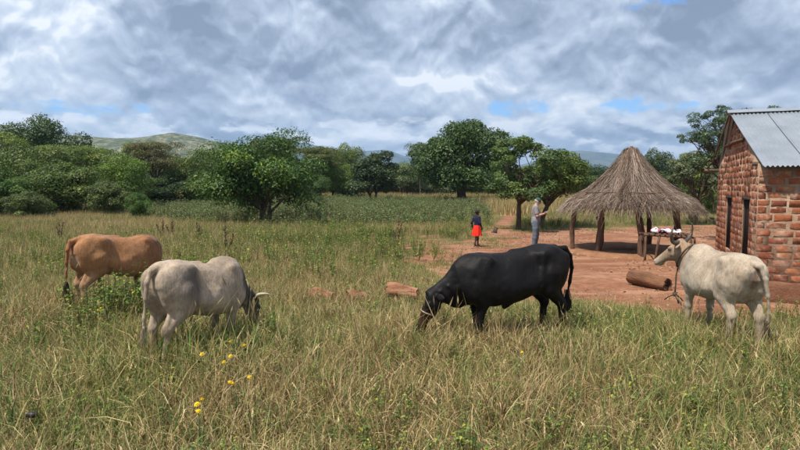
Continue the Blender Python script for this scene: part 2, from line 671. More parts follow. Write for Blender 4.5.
def build_ground():
    def axis(near, step, far, k):
        a = list(np.arange(0, near, step))
        s = step
        while a[-1] < far:
            s *= k
            a.append(a[-1] + s)
        return np.array(a)
    xp = axis(16, 0.2, 14000, 1.16)
    xs = np.concatenate([-xp[:0:-1], xp])
    yp = axis(34, 0.2, 14000, 1.16)
    yn = axis(3, 0.6, 3000, 1.35)
    ys = np.concatenate([-yn[:0:-1], yp])
    X, Y = np.meshgrid(xs, ys)
    Z = ground_z(X, Y)
    b = np.clip(bare(X, Y), -3, 3)
    # the yard lies a touch lower, scuffed by hooves
    Z = Z - 0.03 * np.clip(-b * 2, 0, 1) + 0.018 * (fbm(X * 3.1, Y * 3.1, 21, 3) - 0.5) * (b < 0)
    V = np.stack([X, Y, Z], -1).reshape(-1, 3)
    nx, ny = len(xs), len(ys)
    i = np.arange(nx - 1)[None, :] + nx * np.arange(ny - 1)[:, None]
    Q = np.stack([i, i + 1, i + 1 + nx, i + nx], -1).reshape(-1, 4)

    def fn(t, m):
        co = t.n('ShaderNodeNewGeometry').outputs['Position']
        d = t.n('ShaderNodeAttribute', attribute_name='bare').outputs['Fac']
        nz = t.math('SUBTRACT', t.noise(co, 1.3, 6, 0.62), 0.5)
        m1 = t.smooth(t.math('ADD', d, t.math('MULTIPLY', nz, 1.7)), -0.22, 0.16, 1.0, 0.0)
        # earth
        e1 = t.noise(co, 0.55, 5, 0.6)
        e2 = t.noise(co, 6.0, 6, 0.65)
        earth = t.ramp(e1, [(0.34, (0.185, 0.078, 0.042)), (0.5, (0.265, 0.122, 0.070)), (0.66, (0.36, 0.19, 0.118))])
        earth = t.mix(t.smooth(e2, 0.40, 0.62, 0.0, 0.6), earth, (0.155, 0.066, 0.036))
        sp = t.noise(co, 1.4, 5, 0.7)
        earth = t.mix(t.smooth(sp, 0.56, 0.68, 0, 0.3), earth, (0.20, 0.15, 0.06))
        track = t.noise(t.vmath('MULTIPLY', co, (0.35, 1.7, 1.0)).outputs[0], 1.0, 4, 0.6)
        earth = t.mix(t.smooth(track, 0.48, 0.64, 0, 0.4), earth, (0.43, 0.255, 0.165))
        # soil with thatch of dead grass under the sward
        g1 = t.noise(co, 0.35, 5, 0.6)
        g2 = t.noise(co, 9.0, 5, 0.7)
        sward = t.ramp(g1, [(0.32, (0.070, 0.078, 0.026)), (0.5, (0.115, 0.105, 0.040)), (0.68, (0.19, 0.155, 0.065))])
        sward = t.mix(t.smooth(g2, 0.4, 0.7, 0, 0.6), sward, (0.05, 0.042, 0.02))
        col = t.mix(m1, sward, earth)
        h = t.math('ADD', t.math('MULTIPLY', t.noise(co, 14, 6, 0.7), 0.6), t.math('MULTIPLY', t.noise(co, 2.5, 4, 0.6), 0.8))
        pbr(t, col, 0.95, bump(t, h, 0.7, 0.05), spec=0.1)
    mat = material('ground', fn)
    o = link('ground', fast_mesh('ground', V, Q, mat, True, {'bare': b.reshape(-1)}))
    tag(o, kind='structure')


build_ground()


# ----------------------------------------------------------------------------
# far hills
# ----------------------------------------------------------------------------
def ridge(name, D, depth, prof, mat, seed, rough=0.12, label=None):
    """a range of hills at distance D: prof = [(px, py of the skyline)]; real relief in front of and behind the crest"""
    px = np.array([p[0] for p in prof], float)
    py = np.array([p[1] for p in prof], float)
    nx, ny = 260, 34
    u = np.linspace(px[0], px[-1], nx)
    H = zat(np.interp(u, px, py), D)
    v = np.linspace(-1, 1, ny)
    X = np.zeros((ny, nx))
    Y = np.zeros((ny, nx))
    Z = np.zeros((ny, nx))
    for j, vv in enumerate(v):
        y = D + vv * depth
        X[j] = xat(u, D)
        Y[j] = y
        fall = np.cos(vv * math.pi / 2) ** 0.8 if abs(vv) < 1 else 0
        n = fbm(X[j] / depth * 3.2, (y / depth * 3.2) * np.ones(nx), seed, 5)
        Z[j] = H * fall * (1 - rough * 2.2 * (1 - fall) * n * 1.6) * (1 + rough * (n - 0.5) * (0.25 if abs(vv) < 0.12 else 1.0)) - 3
        edge = np.clip(np.minimum(u - u[0], u[-1] - u) / 40.0, 0, 1)
        Z[j] = Z[j] * edge - 4 * (1 - edge)
    V = np.stack([X, Y, Z], -1).reshape(-1, 3)
    i = np.arange(nx - 1)[None, :] + nx * np.arange(ny - 1)[:, None]
    Q = np.stack([i, i + 1, i + 1 + nx, i + nx], -1).reshape(-1, 4)
    o = link(name, fast_mesh(name, V, Q, mat, True))
    tag(o, label, kind='structure')


def hill_mat(t, m):
    co = t.n('ShaderNodeNewGeometry').outputs['Position']
    a = t.noise(co, 0.010, 6, 0.6)
    b = t.noise(co, 0.06, 5, 0.75)
    col = t.ramp(b, [(0.36, (0.035, 0.055, 0.020)), (0.46, (0.095, 0.11, 0.045)), (0.56, (0.24, 0.22, 0.12)), (0.66, (0.36, 0.32, 0.23))])
    col = t.mix(t.smooth(a, 0.48, 0.62, 0, 0.7), col, (0.06, 0.085, 0.03))
    pbr(t, col, 0.95, bump(t, b, 1.0, 9.0), spec=0.05)


def mount_mat(t, m):
    co = t.n('ShaderNodeNewGeometry').outputs['Position']
    b = t.noise(co, 0.004, 6, 0.7)
    col = t.ramp(b, [(0.4, (0.035, 0.055, 0.025)), (0.62, (0.14, 0.13, 0.075))])
    pbr(t, col, 0.95, bump(t, b, 1.0, 60.0), spec=0.05)


HILL = material('hillside', hill_mat)
MOUNT = material('mountainside', mount_mat)
ridge('hills', 1500, 380, [(-330, 150), (-200, 130), (-60, 128), (0, 123), (12, 125), (40, 133), (90, 135.5), (120, 138), (140, 138), (158, 136), (178, 132.5), (200, 136), (228, 143),
                           (250, 150), (290, 160), (330, 175), (360, 184)], HILL, 5)
ridge('mountains', 6200, 1400, [(-350, 168), (100, 160), (235, 154), (268, 150), (285, 144), (300, 142), (318, 146), (335, 150), (352, 152), (372, 151), (388, 150), (402, 156), (425, 164),
                                (520, 165), (545, 158), (560, 152), (575, 151), (600, 153), (618, 155), (650, 160), (720, 166), (900, 163), (1150, 172)], MOUNT, 11, rough=0.1)


# ----------------------------------------------------------------------------
# instanced ground cover
# ----------------------------------------------------------------------------
def blade_cloud(rng, n, H, spread, width, lean, palette, bendy=0.5, seg=3, head=0.0, flat=0.0):
    """grass blades and stalks: curved tapered strips with a colour each"""
    V, Q, C = [], [], []
    k = 0
    for i in range(n):
        r = spread * math.sqrt(rng.random())
        a = rng.random() * 2 * math.pi
        base = np.array([r * math.cos(a), r * math.sin(a), -0.02])
        h = H * rng.uniform(0.45, 1.1)
        az = rng.random() * 2 * math.pi
        ln = abs(rng.normal(0, lean)) + 0.08
        if rng.random() < flat:
            ln = rng.uniform(0.9, 1.35)
        d = np.array([math.cos(az), math.sin(az), 0])
        side = np.array([-d[1], d[0], 0])
        tw = rng.uniform(-1.2, 1.2)
        w = width * rng.uniform(0.5, 1.35)
        p = base.copy()
        ang = ln * 0.5
        kink = rng.integers(1, seg + 1) if rng.random() < 0.42 else -1
        col = np.array(palette[rng.integers(len(palette))]) * rng.uniform(0.75, 1.25)
        pts = [p.copy()]
        for s in range(seg):
            if s == kink:
                ang += rng.uniform(0.5, 1.5)
            step = h / seg
            p = p + step * (math.sin(ang) * d + math.cos(ang) * np.array([0, 0, 1]))
            pts.append(p.copy())
            ang += ln * bendy * (0.6 + s * 0.5)
        sd2 = side * math.cos(tw) + d * math.sin(tw) * 0.8
        for s, q in enumerate(pts):
            ww = w * (1 - (s / seg) ** 1.6 * 0.93) * 0.5
            V.append(q - sd2 * ww)
            V.append(q + sd2 * ww)
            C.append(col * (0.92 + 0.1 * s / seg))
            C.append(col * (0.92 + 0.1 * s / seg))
        for s in range(seg):
            b = k + 2 * s
            Q.append([b, b + 1, b + 3, b + 2])
        k += 2 * (seg + 1)
        if rng.random() < head:      # a seed head
            hc = np.array([0.36, 0.27, 0.15]) * rng.uniform(0.8, 1.5)
            ax = nrm(pts[-1] - pts[-2])
            sd3 = nrm(np.cross(ax, [0.3, 0.2, 0.9]))
            L, wd = rng.uniform(0.04, 0.09), rng.uniform(0.003, 0.006)
            for cr in (sd3, np.cross(ax, sd3)):
                q0 = pts[-1] - ax * 0.01
                V += [q0, q0 + ax * L * 0.5 + cr * wd, q0 + ax * L, q0 + ax * L * 0.5 - cr * wd]
                C += [hc] * 4
                Q.append([k, k + 1, k + 2, k + 3])
                k += 4
    return np.array(V), np.array(Q), np.array(C)


def leafy(rng, H, n, L, palette, spread=0.25, stem=(0.13, 0.14, 0.05), droop=0.4, width=0.45, flowers=0, fcol=(0.8, 0.55, 0.02)):
    """a broad-leaved weed: some stems, leaves that fold along the midrib"""
    V, Q, T, C = [], [], [], []
    k = 0
    stems = []
    ns = max(2, int(n / 9))
    for i in range(ns):
        a = rng.random() * 6.283
        ln = rng.uniform(0.02, spread)
        h = H * rng.uniform(0.6, 1.05)
        tip = np.array([math.cos(a) * ln, math.sin(a) * ln, h])
        b0 = np.array([math.cos(a) * ln * 0.25, math.sin(a) * ln * 0.25, -0.02])
        mid = b0 * 0.6 + tip * 0.4 + np.array([0, 0, 0.1 * h])
        stems.append((b0, mid, tip))
        w = 0.004
        for sv in (np.array([w, 0, 0]), np.array([0, w, 0])):
            V += [b0 - sv, b0 + sv, mid + sv, mid - sv, tip + sv * 0.4, tip - sv * 0.4]
            C += [stem] * 6
            Q += [[k, k + 1, k + 2, k + 3], [k + 3, k + 2, k + 4, k + 5]]
            k += 6
    for i in range(n):
        b0, mid, tip = stems[rng.integers(ns)]
        t = rng.uniform(0.2, 1.0)
        p = (1 - t) ** 2 * b0 + 2 * t * (1 - t) * mid + t * t * tip
        a = rng.random() * 6.283
        el = rng.uniform(-0.3, 0.8)
        d = np.array([math.cos(a) * math.cos(el), math.sin(a) * math.cos(el), math.sin(el)])
        sd2 = nrm(np.cross(d, [0, 0, 1]) + rng.normal(0, 0.2, 3))
        up = np.cross(sd2, d)
        l = L * rng.uniform(0.5, 1.15) * (1.1 - 0.45 * t)
        w = l * width
        c = np.array(palette[rng.integers(len(palette))]) * rng.uniform(0.75, 1.25)
        p0, p1, p2 = p + d * 0.01, p + d * l * 0.5 - up * 0.03 * l, p + d * l - up * droop * l * 0.5
        e1, e2 = p + d * l * 0.42 + sd2 * w * 0.5 + up * 0.08 * l, p + d * l * 0.42 - sd2 * w * 0.5 + up * 0.08 * l
        V += [p0, e1, p1, p2, e2]
        C += [c] * 5
        Q += [[k, k + 1, k + 3, k + 2], [k, k + 2, k + 3, k + 4]]
        k += 5
    for i in range(flowers):
        tip = stems[rng.integers(ns)][2] + rng.normal(0, 0.03, 3)
        for q in range(5):
            a = q * 1.2566
            d1 = np.array([math.cos(a), math.sin(a), 0.25]) * 0.02
            d2 = np.array([math.cos(a + 0.9), math.sin(a + 0.9), 0.25]) * 0.02
            V += [tip, tip + d1, tip + d2]
            C += [fcol] * 3
            T.append([k, k + 1, k + 2])
            k += 3
    return np.array(V), np.array(Q), np.array(T).reshape(-1, 3), np.array(C)


def sward_mat(name, transl=0.25, bright=1.0):
    def fn(t, m):
        c = t.n('ShaderNodeAttribute', attribute_name='Col').outputs['Color']
        co = t.n('ShaderNodeNewGeometry').outputs['Position']
        g = t.noise(co, 0.45, 4, 0.6)
        c = t.mix(t.smooth(g, 0.48, 0.66, 0.0, 0.4), c, t.mix(1.0, c, (0.68, 0.92, 0.55), 'MULTIPLY'))
        c = t.mix(1.0, c, (bright, bright, bright), 'MULTIPLY')
        b = t.n('ShaderNodeBsdfPrincipled', ins={'Base Color': c, 'Roughness': 0.65, 'Specular IOR Level': 0.2})
        tr = t.n('ShaderNodeBsdfTranslucent', ins={0: c})
        mx = t.n('ShaderNodeMixShader', ins={0: transl, 1: b.outputs[0], 2: tr.outputs[0]})
        t.n('ShaderNodeOutputMaterial', ins={0: mx.outputs[0]})
    return material(name, fn)


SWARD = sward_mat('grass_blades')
WEEDM = sward_mat('weed_leaves', 0.3)

STRAW = [(0.52, 0.375, 0.175), (0.68, 0.54, 0.30), (0.42, 0.285, 0.125), (0.27, 0.165, 0.08), (0.60, 0.46, 0.235)]
OLIVE = [(0.25, 0.225, 0.075), (0.32, 0.275, 0.10), (0.19, 0.19, 0.06)]
GREEN = [(0.105, 0.165, 0.040), (0.15, 0.215, 0.055), (0.205, 0.265, 0.08), (0.08, 0.13, 0.035)]
BROWN = [(0.16, 0.085, 0.042), (0.11, 0.06, 0.03)]


def scatter(name, variants, pts, scl, rotz, idx, label, tilt=0.0, seed=0):
    """ONE object whose geometry nodes set a variant mesh on each of its points"""
    rng = np.random.default_rng(seed)
    col = bpy.data.collections.new(name + '_variants')
    for i, me in enumerate(variants):
        vo = bpy.data.objects.new('%s_variant_%02d' % (name, i), me)
        col.objects.link(vo)
    me = bpy.data.meshes.new(name)
    me.vertices.add(len(pts))
    me.vertices.foreach_set('co', np.asarray(pts, np.float32).ravel())
    rot = np.zeros((len(pts), 3), np.float32)
    rot[:, 2] = rotz
    rot[:, 0] = rng.normal(0, tilt, len(pts))
    rot[:, 1] = rng.normal(0, tilt, len(pts))
    a = me.attributes.new('rot', 'FLOAT_VECTOR', 'POINT')
    a.data.foreach_set('vector', rot.ravel())
    a = me.attributes.new('scl', 'FLOAT_VECTOR', 'POINT')
    s = np.asarray(scl, np.float32)
    if s.ndim == 1:
        s = np.stack([s, s, s], 1)
    a.data.foreach_set('vector', s.astype(np.float32).ravel())
    a = me.attributes.new('idx', 'INT', 'POINT')
    a.data.foreach_set('value', np.asarray(idx, np.int32))
    o = link(name, me)
    tag(o, label, kind='stuff')
    ng = bpy.data.node_groups.new(name + '_scatter', 'GeometryNodeTree')
    ng.interface.new_socket('Geometry', in_out='INPUT', socket_type='NodeSocketGeometry')
    ng.interface.new_socket('Geometry', in_out='OUTPUT', socket_type='NodeSocketGeometry')
    N = ng.nodes
    gi, go = N.new('NodeGroupInput'), N.new('NodeGroupOutput')
    ci = N.new('GeometryNodeCollectionInfo')
    ci.inputs['Collection'].default_value = col
    ci.inputs['Separate Children'].default_value = True
    ci.inputs['Reset Children'].default_value = True
    ip = N.new('GeometryNodeInstanceOnPoints')
    ip.inputs['Pick Instance'].default_value = True
    def na(nm, dt):
        x = N.new('GeometryNodeInputNamedAttribute')
        x.data_type = dt
        x.inputs[0].default_value = nm
        return x.outputs[0]
    e2r = N.new('FunctionNodeEulerToRotation')
    L = ng.links
    L.new(gi.outputs[0], ip.inputs['Points'])
    L.new(ci.outputs[0], ip.inputs['Instance'])
    L.new(na('idx', 'INT'), ip.inputs['Instance Index'])
    L.new(na('rot', 'FLOAT_VECTOR'), e2r.inputs[0])
    L.new(e2r.outputs[0], ip.inputs['Rotation'])
    L.new(na('scl', 'FLOAT_VECTOR'), ip.inputs['Scale'])
    L.new(ip.outputs[0], go.inputs[0])
    md = o.modifiers.new('scatter', 'NODES')
    md.node_group = ng
    return o


def wedge(rng, n, d0, d1, spread=0.80, side=2.5):
    """random ground points seen by the camera between the distances d0 and d1, with a margin at the sides"""
    y = np.sqrt(rng.uniform(d0 * d0, d1 * d1, n))
    x = rng.uniform(-1, 1, n) * (y * spread + side)
    return x, y


# house outline, kept free of plants
HC = np.array([6.55, 10.6])
HU = np.array([0.368, 0.930])
HV = np.array([0.930, -0.368])
H_GABLE, H_FRONT = 5.2, 4.6
HOUSE = np.array([HC, HC + HU * H_GABLE, HC + HU * H_GABLE + HV * H_FRONT, HC + HV * H_FRONT])


def free(x, y, margin=0.0):
    """where grass may stand"""
    nz = (fbm(x * 1.1, y * 1.1, 17, 4) - 0.5) * 2.0
    b = bare(x, y) + nz * 0.55
    return (b > margin) & (poly_sd(x, y, HOUSE) > 0.12)


def add_ground_cover():
    rng = np.random.default_rng(7)
    V = []
    for i in range(4):
        V.append(fast_mesh('tuft_straw', *tuft(rng, 34, 0.38, 0.20, 0.0058, 1.0, STRAW * 2 + OLIVE[:1] + BROWN * 2, flat=0.34)))
    for i in range(4):
        V.append(fast_mesh('tuft_mixed', *tuft(rng, 34, 0.35, 0.20, 0.0064, 0.95, STRAW * 2 + OLIVE + GREEN + BROWN, flat=0.28)))
    for i in range(4):
        V.append(fast_mesh('tuft_green', *tuft(rng, 28, 0.30, 0.18, 0.0080, 0.9, GREEN * 2 + OLIVE + STRAW, flat=0.2)))
    for i in range(3):
        V.append(fast_mesh('tuft_seed', *tuft(rng, 12, 0.56, 0.16, 0.0045, 0.5, STRAW + OLIVE, head=0.3)))
    for i in range(4):
        V.append(fast_mesh('tuft_broad', *tuft(rng, 11, 0.34, 0.16, 0.017, 1.0, [STRAW[1], STRAW[4]] + GREEN + OLIVE[:1], flat=0.25)))
    for m in V:
        m.materials.append(SWARD)

    def kinds(x, y, wet=0.0):
        g = 0.5 * fbm(x * 0.55, y * 0.55, 31, 4) + 0.5 * fbm(x * 1.5, y * 1.5, 37, 3) + wet
        u = rng.random(len(x))
        p_green = np.clip((g - 0.48) * 3.6 + 0.30, 0.06, 0.72)
        p_mixed = 0.38
        k = np.where(u < p_green, 8 + rng.integers(0, 4, len(x)), np.where(u < p_green + p_mixed, 4 + rng.integers(0, 4, len(x)), rng.integers(0, 4, len(x))))
        k = np.where(rng.random(len(x)) < 0.07, 12 + rng.integers(0, 3, len(x)), k)
        k = np.where(rng.random(len(x)) < 0.20, 15 + rng.integers(0, 4, len(x)), k)
        return k

    # near sward
    x, y = wedge(rng, 30000, 2.4, 15, 0.84, 1.5)
    f = free(x, y)
    x, y = x[f], y[f]
    # thinner sward with lower blades along the yard
    b = np.clip(bare(x, y) / 1.3, 0.25, 1)
    s = (0.65 + 0.6 * fbm(x * 0.8, y * 0.8, 5, 3)) * rng.uniform(0.7, 1.25, len(x))
    s = s * (0.55 + 0.45 * b)
    sc = np.stack([s * 1.1, s * 1.1, s], 1)
    wet = np.clip((x - 1.0) * 0.012, -0.03, 0.035)
    for (qx, qy, rr) in ((-2.5, 5.5, 1.5), (-2.0, 6.6, 0.9), (0.35, 7.3, 0.5), (-5.3, 8.6, 1.6), (1.0, 6.9, 1.3), (4.0, 6.3, 1.0)):      # the grass is tallest where the cattle feed
        sc *= (1 + 0.55 * np.exp(-((x - qx) ** 2 + (y - qy) ** 2) / rr ** 2))[:, None]
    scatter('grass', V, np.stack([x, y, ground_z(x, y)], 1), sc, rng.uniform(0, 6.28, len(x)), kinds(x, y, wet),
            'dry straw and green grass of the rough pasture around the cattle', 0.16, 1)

    # middle band: wider tufts, still blades
    W = []
    for i in range(3):
        W.append(fast_mesh('band_straw', *tuft(rng, 46, 0.46, 0.45, 0.011, 0.45, STRAW * 2 + OLIVE, head=0.12, seg=2)))
    for i in range(3):
        W.append(fast_mesh('band_mixed', *tuft(rng, 46, 0.42, 0.45, 0.013, 0.5, STRAW + OLIVE * 2 + GREEN, seg=2)))
    for i in range(2):
        W.append(fast_mesh('band_green', *tuft(rng, 46, 0.42, 0.45, 0.016, 0.4, GREEN + OLIVE * 2, seg=2)))
    for m in W:
        m.materials.append(SWARD)
    x, y = wedge(rng, 17000, 15, 42, 0.80, 3)
    f = free(x, y, 0.12) & (crop_sd(x, y) > 0.3)
    x, y = x[f], y[f]
    g = fbm(x * 0.3, y * 0.3, 41, 4)
    right = np.clip((x - 4) / 6.0, 0, 1)           # behind the yard the grass is shorter and greener
    u = rng.random(len(x)) + (g - 0.5) * 1.1 + right * 0.22
    k = np.where(u < 0.55, rng.integers(0, 3, len(x)), np.where(u < 0.85, 3 + rng.integers(0, 3, len(x)), 6 + rng.integers(0, 2, len(x))))
    s = rng.uniform(0.7, 1.25, len(x)) * (1 - 0.35 * right) * np.clip(bare(x, y) / 2.0 + 0.3, 0.35, 1)
    scatter('grass', W, np.stack([x, y, ground_z(x, y)], 1), s, rng.uniform(0, 6.28, len(x)), k,
            'tall straw coloured grass in the band before the crop field', 0.08, 2)

    # far field beyond: big loose patches
    X = []
    for i in range(3):
        X.append(fast_mesh('far_straw', *tuft(rng, 60, 0.95, 1.3, 0.035, 0.28, STRAW * 2 + OLIVE, seg=2)))
    for i in range(2):
        X.append(fast_mesh('far_green', *tuft(rng, 60, 0.8, 1.3, 0.045, 0.35, GREEN + OLIVE * 2 + STRAW[:1], seg=2)))
    for m in X:
        m.materials.append(SWARD)
    x, y = wedge(rng, 15000, 41, 150, 0.78, 4)
    f = (crop_sd(x, y) > 0.5)
    x, y = x[f], y[f]
    g = fbm(x * 0.09, y * 0.09, 51, 3)
    k = np.where(rng.random(len(x)) + (g - 0.5) * 1.4 < 0.68, rng.integers(0, 3, len(x)), 3 + rng.integers(0, 2, len(x)))
    scatter('grass', X, np.stack([x, y, ground_z(x, y)], 1), rng.uniform(0.7, 1.2, len(x)), rng.uniform(0, 6.28, len(x)), k,
            'pale yellow grass of the far field below the tree line', 0.05, 3)

    # broad-leaved weeds
    PALW = [(0.11, 0.175, 0.04), (0.165, 0.24, 0.055), (0.23, 0.30, 0.08), (0.085, 0.135, 0.035)]
    Wd = []
    for i in range(5):
        v, q, t_, c = leafy(rng, 0.62, 46, 0.11, PALW + [(0.33, 0.33, 0.06)], 0.26)
        Wd.append(fast_mesh('broad_weed', v, [q], WEEDM, attrs={'Col': c}))
    for i in range(3):
        v, q, t_, c = leafy(rng, 0.42, 40, 0.065, PALW, 0.22, width=0.6)
        Wd.append(fast_mesh('low_weed', v, [q], WEEDM, attrs={'Col': c}))
    px, py, ps, pk = [], [], [], []

    def cluster(cx, cy, rx, ry, n, s0, s1, lo=0, hi=8):
        for _ in range(n):
            a, r = rng.random() * 6.283, math.sqrt(rng.random())
            qx, qy = cx + rx * r * math.cos(a), cy + ry * r * math.sin(a)
            px.append(qx)
            py.append(qy)
            ps.append(rng.uniform(s0, s1))
            pk.append(rng.integers(lo, hi))
    for (ix, iy, rx, ry, n, s0, s1, lo, hi) in (
            (128, 318, 0.95, 0.8, 26, 0.85, 1.3, 0, 5), (165, 275, 1.5, 1.3, 26, 0.7, 1.2, 0, 5), (20, 290, 1.2, 1.5, 36, 0.55, 1.0, 0, 8),
            (95, 350, 0.9, 0.5, 22, 0.6, 0.95, 0, 8), (285, 262, 1.3, 2.0, 60, 0.75, 1.2, 0, 8), (330, 275, 1.2, 1.6, 60, 0.6, 1.1, 0, 8),
            (370, 285, 0.9, 1.0, 36, 0.5, 0.95, 0, 8), (355, 262, 1.4, 2.2, 46, 0.6, 1.0, 0, 8), (228, 262, 1.4, 1.6, 30, 0.6, 1.05, 0, 8),
            (395, 268, 0.8, 1.2, 20, 0.5, 0.9, 0, 8), (400, 315, 0.8, 0.6, 10, 0.5, 0.8, 0, 8),
            (548, 325, 0.25, 0.2, 5, 0.6, 0.9, 0, 8), (778, 322, 0.7, 0.35, 26, 0.5, 0.85, 0, 8), (705, 322, 0.8, 0.3, 16, 0.3, 0.55, 5, 8),
            (670, 425, 1.0, 0.3, 10, 0.4, 0.75, 5, 8), (30, 440, 0.7, 0.3, 12, 0.4, 0.8, 5, 8), (540, 430, 0.8, 0.3, 8, 0.4, 0.7, 5, 8),
            (250, 305, 1.2, 0.8, 14, 0.5, 0.85, 0, 8), (143, 326, 0.6, 0.5, 9, 1.1, 1.6, 0, 5), (112, 330, 0.6, 0.5, 9, 0.8, 1.2, 0, 5), (172, 290, 0.8, 1.0, 16, 0.9, 1.3, 0, 5), (165, 395, 0.5, 0.25, 9, 0.6, 0.8, 0, 8),
            (270, 345, 0.35, 0.3, 8, 0.7, 1.0, 0, 8), (435, 338, 0.4, 0.3, 8, 0.5, 0.75, 0, 8)):
        cx, cy = at(ix, iy)
        cluster(cx, cy, rx, ry, n, s0, s1, lo, hi)
    for (ix, iy, rx, ry, n) in ((300, 240, 4.0, 3.0, 110), (240, 238, 3.0, 2.5, 75), (360, 246, 2.6, 2.2, 80), (270, 248, 3.0, 2.0, 80), (330, 252, 2.2, 1.6, 60), (200, 250, 2.2, 2.0, 35), (415, 258, 1.4, 2.0, 26), (150, 236, 3.5, 2.0, 40), (30, 250, 2.5, 2.0, 40), (385, 236, 3.0, 1.5, 24)):
        cx, cy = at(ix, iy)
        cluster(cx, cy, rx, ry, n, 0.55, 1.15)
    x, y = wedge(rng, 8500, 3.2, 32, 0.8, 1.0)
    f = free(x, y, 0.3)
    for qx, qy in zip(x[f], y[f]):
        if fbm(qx * 0.4, qy * 0.4, 77, 3) > 0.42:
            px.append(qx)
            py.append(qy)
            ps.append(rng.uniform(0.4, 0.75) + 0.25 * (qy > 12))
            pk.append(rng.integers(0, 8))
    px, py = np.array(px), np.array(py)
    f = poly_sd(px, py, HOUSE) > 0.1
    px, py, ps, pk = px[f], py[f], np.array(ps)[f], np.array(pk)[f]
    scatter('weeds', Wd, np.stack([px, py, ground_z(px, py)], 1), ps, rng.uniform(0, 6.28, len(px)), pk,
            'broad-leaved green weeds growing through the grass', 0.1, 4)

    # stones, clods and bits of dry stalk on the bare soil
    Lt = []
    for i in range(4):
        v = np.array([[1, 0, 0], [0, 1, 0], [-1, 0, 0], [0, -1, 0], [0, 0, 0.7], [0.6, 0.6, 0.3], [-0.5, 0.7, 0.25]]) * 0.028 + rng.normal(0, 0.005, (7, 3))
        f3 = np.array([[0, 5, 4], [5, 1, 4], [1, 6, 4], [6, 2, 4], [2, 3, 4], [3, 0, 4]])
        cc = np.array([(0.24, 0.11, 0.065), (0.36, 0.22, 0.15), (0.14, 0.07, 0.045), (0.42, 0.33, 0.24)][i])
        Lt.append(fast_mesh('clod', v, [f3], SWARD, attrs={'Col': np.tile(cc, (7, 1))}))
    for i in range(3):
        Lt.append(fast_mesh('stalk_bit', *tuft(rng, 5, 0.16, 0.10, 0.006, 1.5, STRAW[:3] + BROWN, flat=1.0)))
        Lt[-1].materials.append(SWARD)
    x, y = wedge(rng, 26000, 8, 30, 0.8, 1)
    f = (bare(x, y) < 0.1) & (poly_sd(x, y, HOUSE) > 0.15) & (fbm(x * 0.7, y * 0.7, 61, 3) > 0.42)
    x, y = x[f], y[f]
    scatter('litter', Lt, np.stack([x, y, ground_z(x, y) - 0.03], 1), rng.uniform(0.3, 1.0, len(x)) ** 2 * 1.3 + 0.2, rng.uniform(0, 6.28, len(x)), rng.integers(0, 7, len(x)),
            'stones, clods and bits of straw on the bare red dirt', 0.2, 8)
    # low tufts creeping onto the bare soil
    Lo = []
    for i in range(3):
        Lo.append(fast_mesh('creeping_tuft', *tuft(rng, 26, 0.13, 0.16, 0.007, 1.0, GREEN + OLIVE * 2 + STRAW[:2])))
        Lo[-1].materials.append(SWARD)
    x, y = wedge(rng, 34000, 8, 30, 0.8, 1)
    bb = bare(x, y)
    f = (bb < 1.2) & (bb > -2.6) & (poly_sd(x, y, HOUSE) > 0.15) & (fbm(x * 0.9, y * 0.9, 63, 4) - 0.10 * np.clip(-bb, 0, 3) > 0.50)
    x, y = x[f], y[f]
    scatter('grass', Lo, np.stack([x, y, ground_z(x, y) - 0.02], 1), rng.uniform(0.5, 1.2, len(x)), rng.uniform(0, 6.28, len(x)), rng.integers(0, 3, len(x)),
            'short creeping grass on the edge of the bare yard', 0.1, 9)

    # crop field: bushy plants in rows
    Cr = []
    for i in range(5):
        v, q, t_, c = leafy(rng, 0.72, 70, 0.15, [(0.12, 0.19, 0.06), (0.165, 0.245, 0.085), (0.22, 0.29, 0.12), (0.22, 0.155, 0.10), (0.10, 0.155, 0.05)], 0.42,
                            stem=(0.12, 0.07, 0.045), width=0.6)
        Cr.append(fast_mesh('crop_plant', v, [q], WEEDM, attrs={'Col': c}))
    ax = np.arange(-60, 30, 0.85)
    ay = np.arange(26, 92, 0.7)
    X2, Y2 = np.meshgrid(ax, ay)
    X2 = X2 + rng.normal(0, 0.10, X2.shape) + 0.12 * Y2
    Y2 = Y2 + rng.normal(0, 0.2, Y2.shape)
    x, y = X2.ravel(), Y2.ravel()
    f = (crop_sd(x, y) + (fbm(x * 0.2, y * 0.2, 3, 3) - 0.5) * 3 < 0) & (np.abs(x) < y * 0.8 + 4) & free(x, y, 0.5) & (rng.random(len(x)) < 0.93)
    x, y = x[f], y[f]
    scatter('crops', Cr, np.stack([x, y, ground_z(x, y)], 1), rng.uniform(0.85, 1.4, len(x)), rng.uniform(0, 6.28, len(x)), rng.integers(0, 5, len(x)),
            'dull green crop plants standing in the field behind the pasture', 0.05, 5)


CROP = np.array([at(*p) for p in [(130, 217), (180, 225), (250, 229), (330, 229), (400, 229), (462, 228), (486, 220), (487, 207), (470, 203), (430, 200), (330, 199), (200, 200), (60, 200)]])


def crop_sd(x, y):
    return poly_sd(x, y, CROP)


def tuft(rng, *a, **k):
    V, Q, C = blade_cloud(rng, *a, **k)
    return V, Q, None, False, {'Col': C}


add_ground_cover()

# ----------------------------------------------------------------------------
# brick house
# ----------------------------------------------------------------------------
def mud_mat(t, m):
    co = t.n('ShaderNodeNewGeometry').outputs['Position']
    a = t.noise(co, 3.0, 6, 0.65)
    col = t.ramp(a, [(0.3, (0.26, 0.155, 0.10)), (0.5, (0.38, 0.25, 0.17)), (0.7, (0.48, 0.345, 0.245))])
    b = t.noise(co, 22.0, 6, 0.7)
    col = t.mix(t.smooth(b, 0.5, 0.75, 0, 0.5), col, (0.28, 0.15, 0.09))
    pbr(t, col, 0.95, bump(t, b, 0.8, 0.03), spec=0.1)


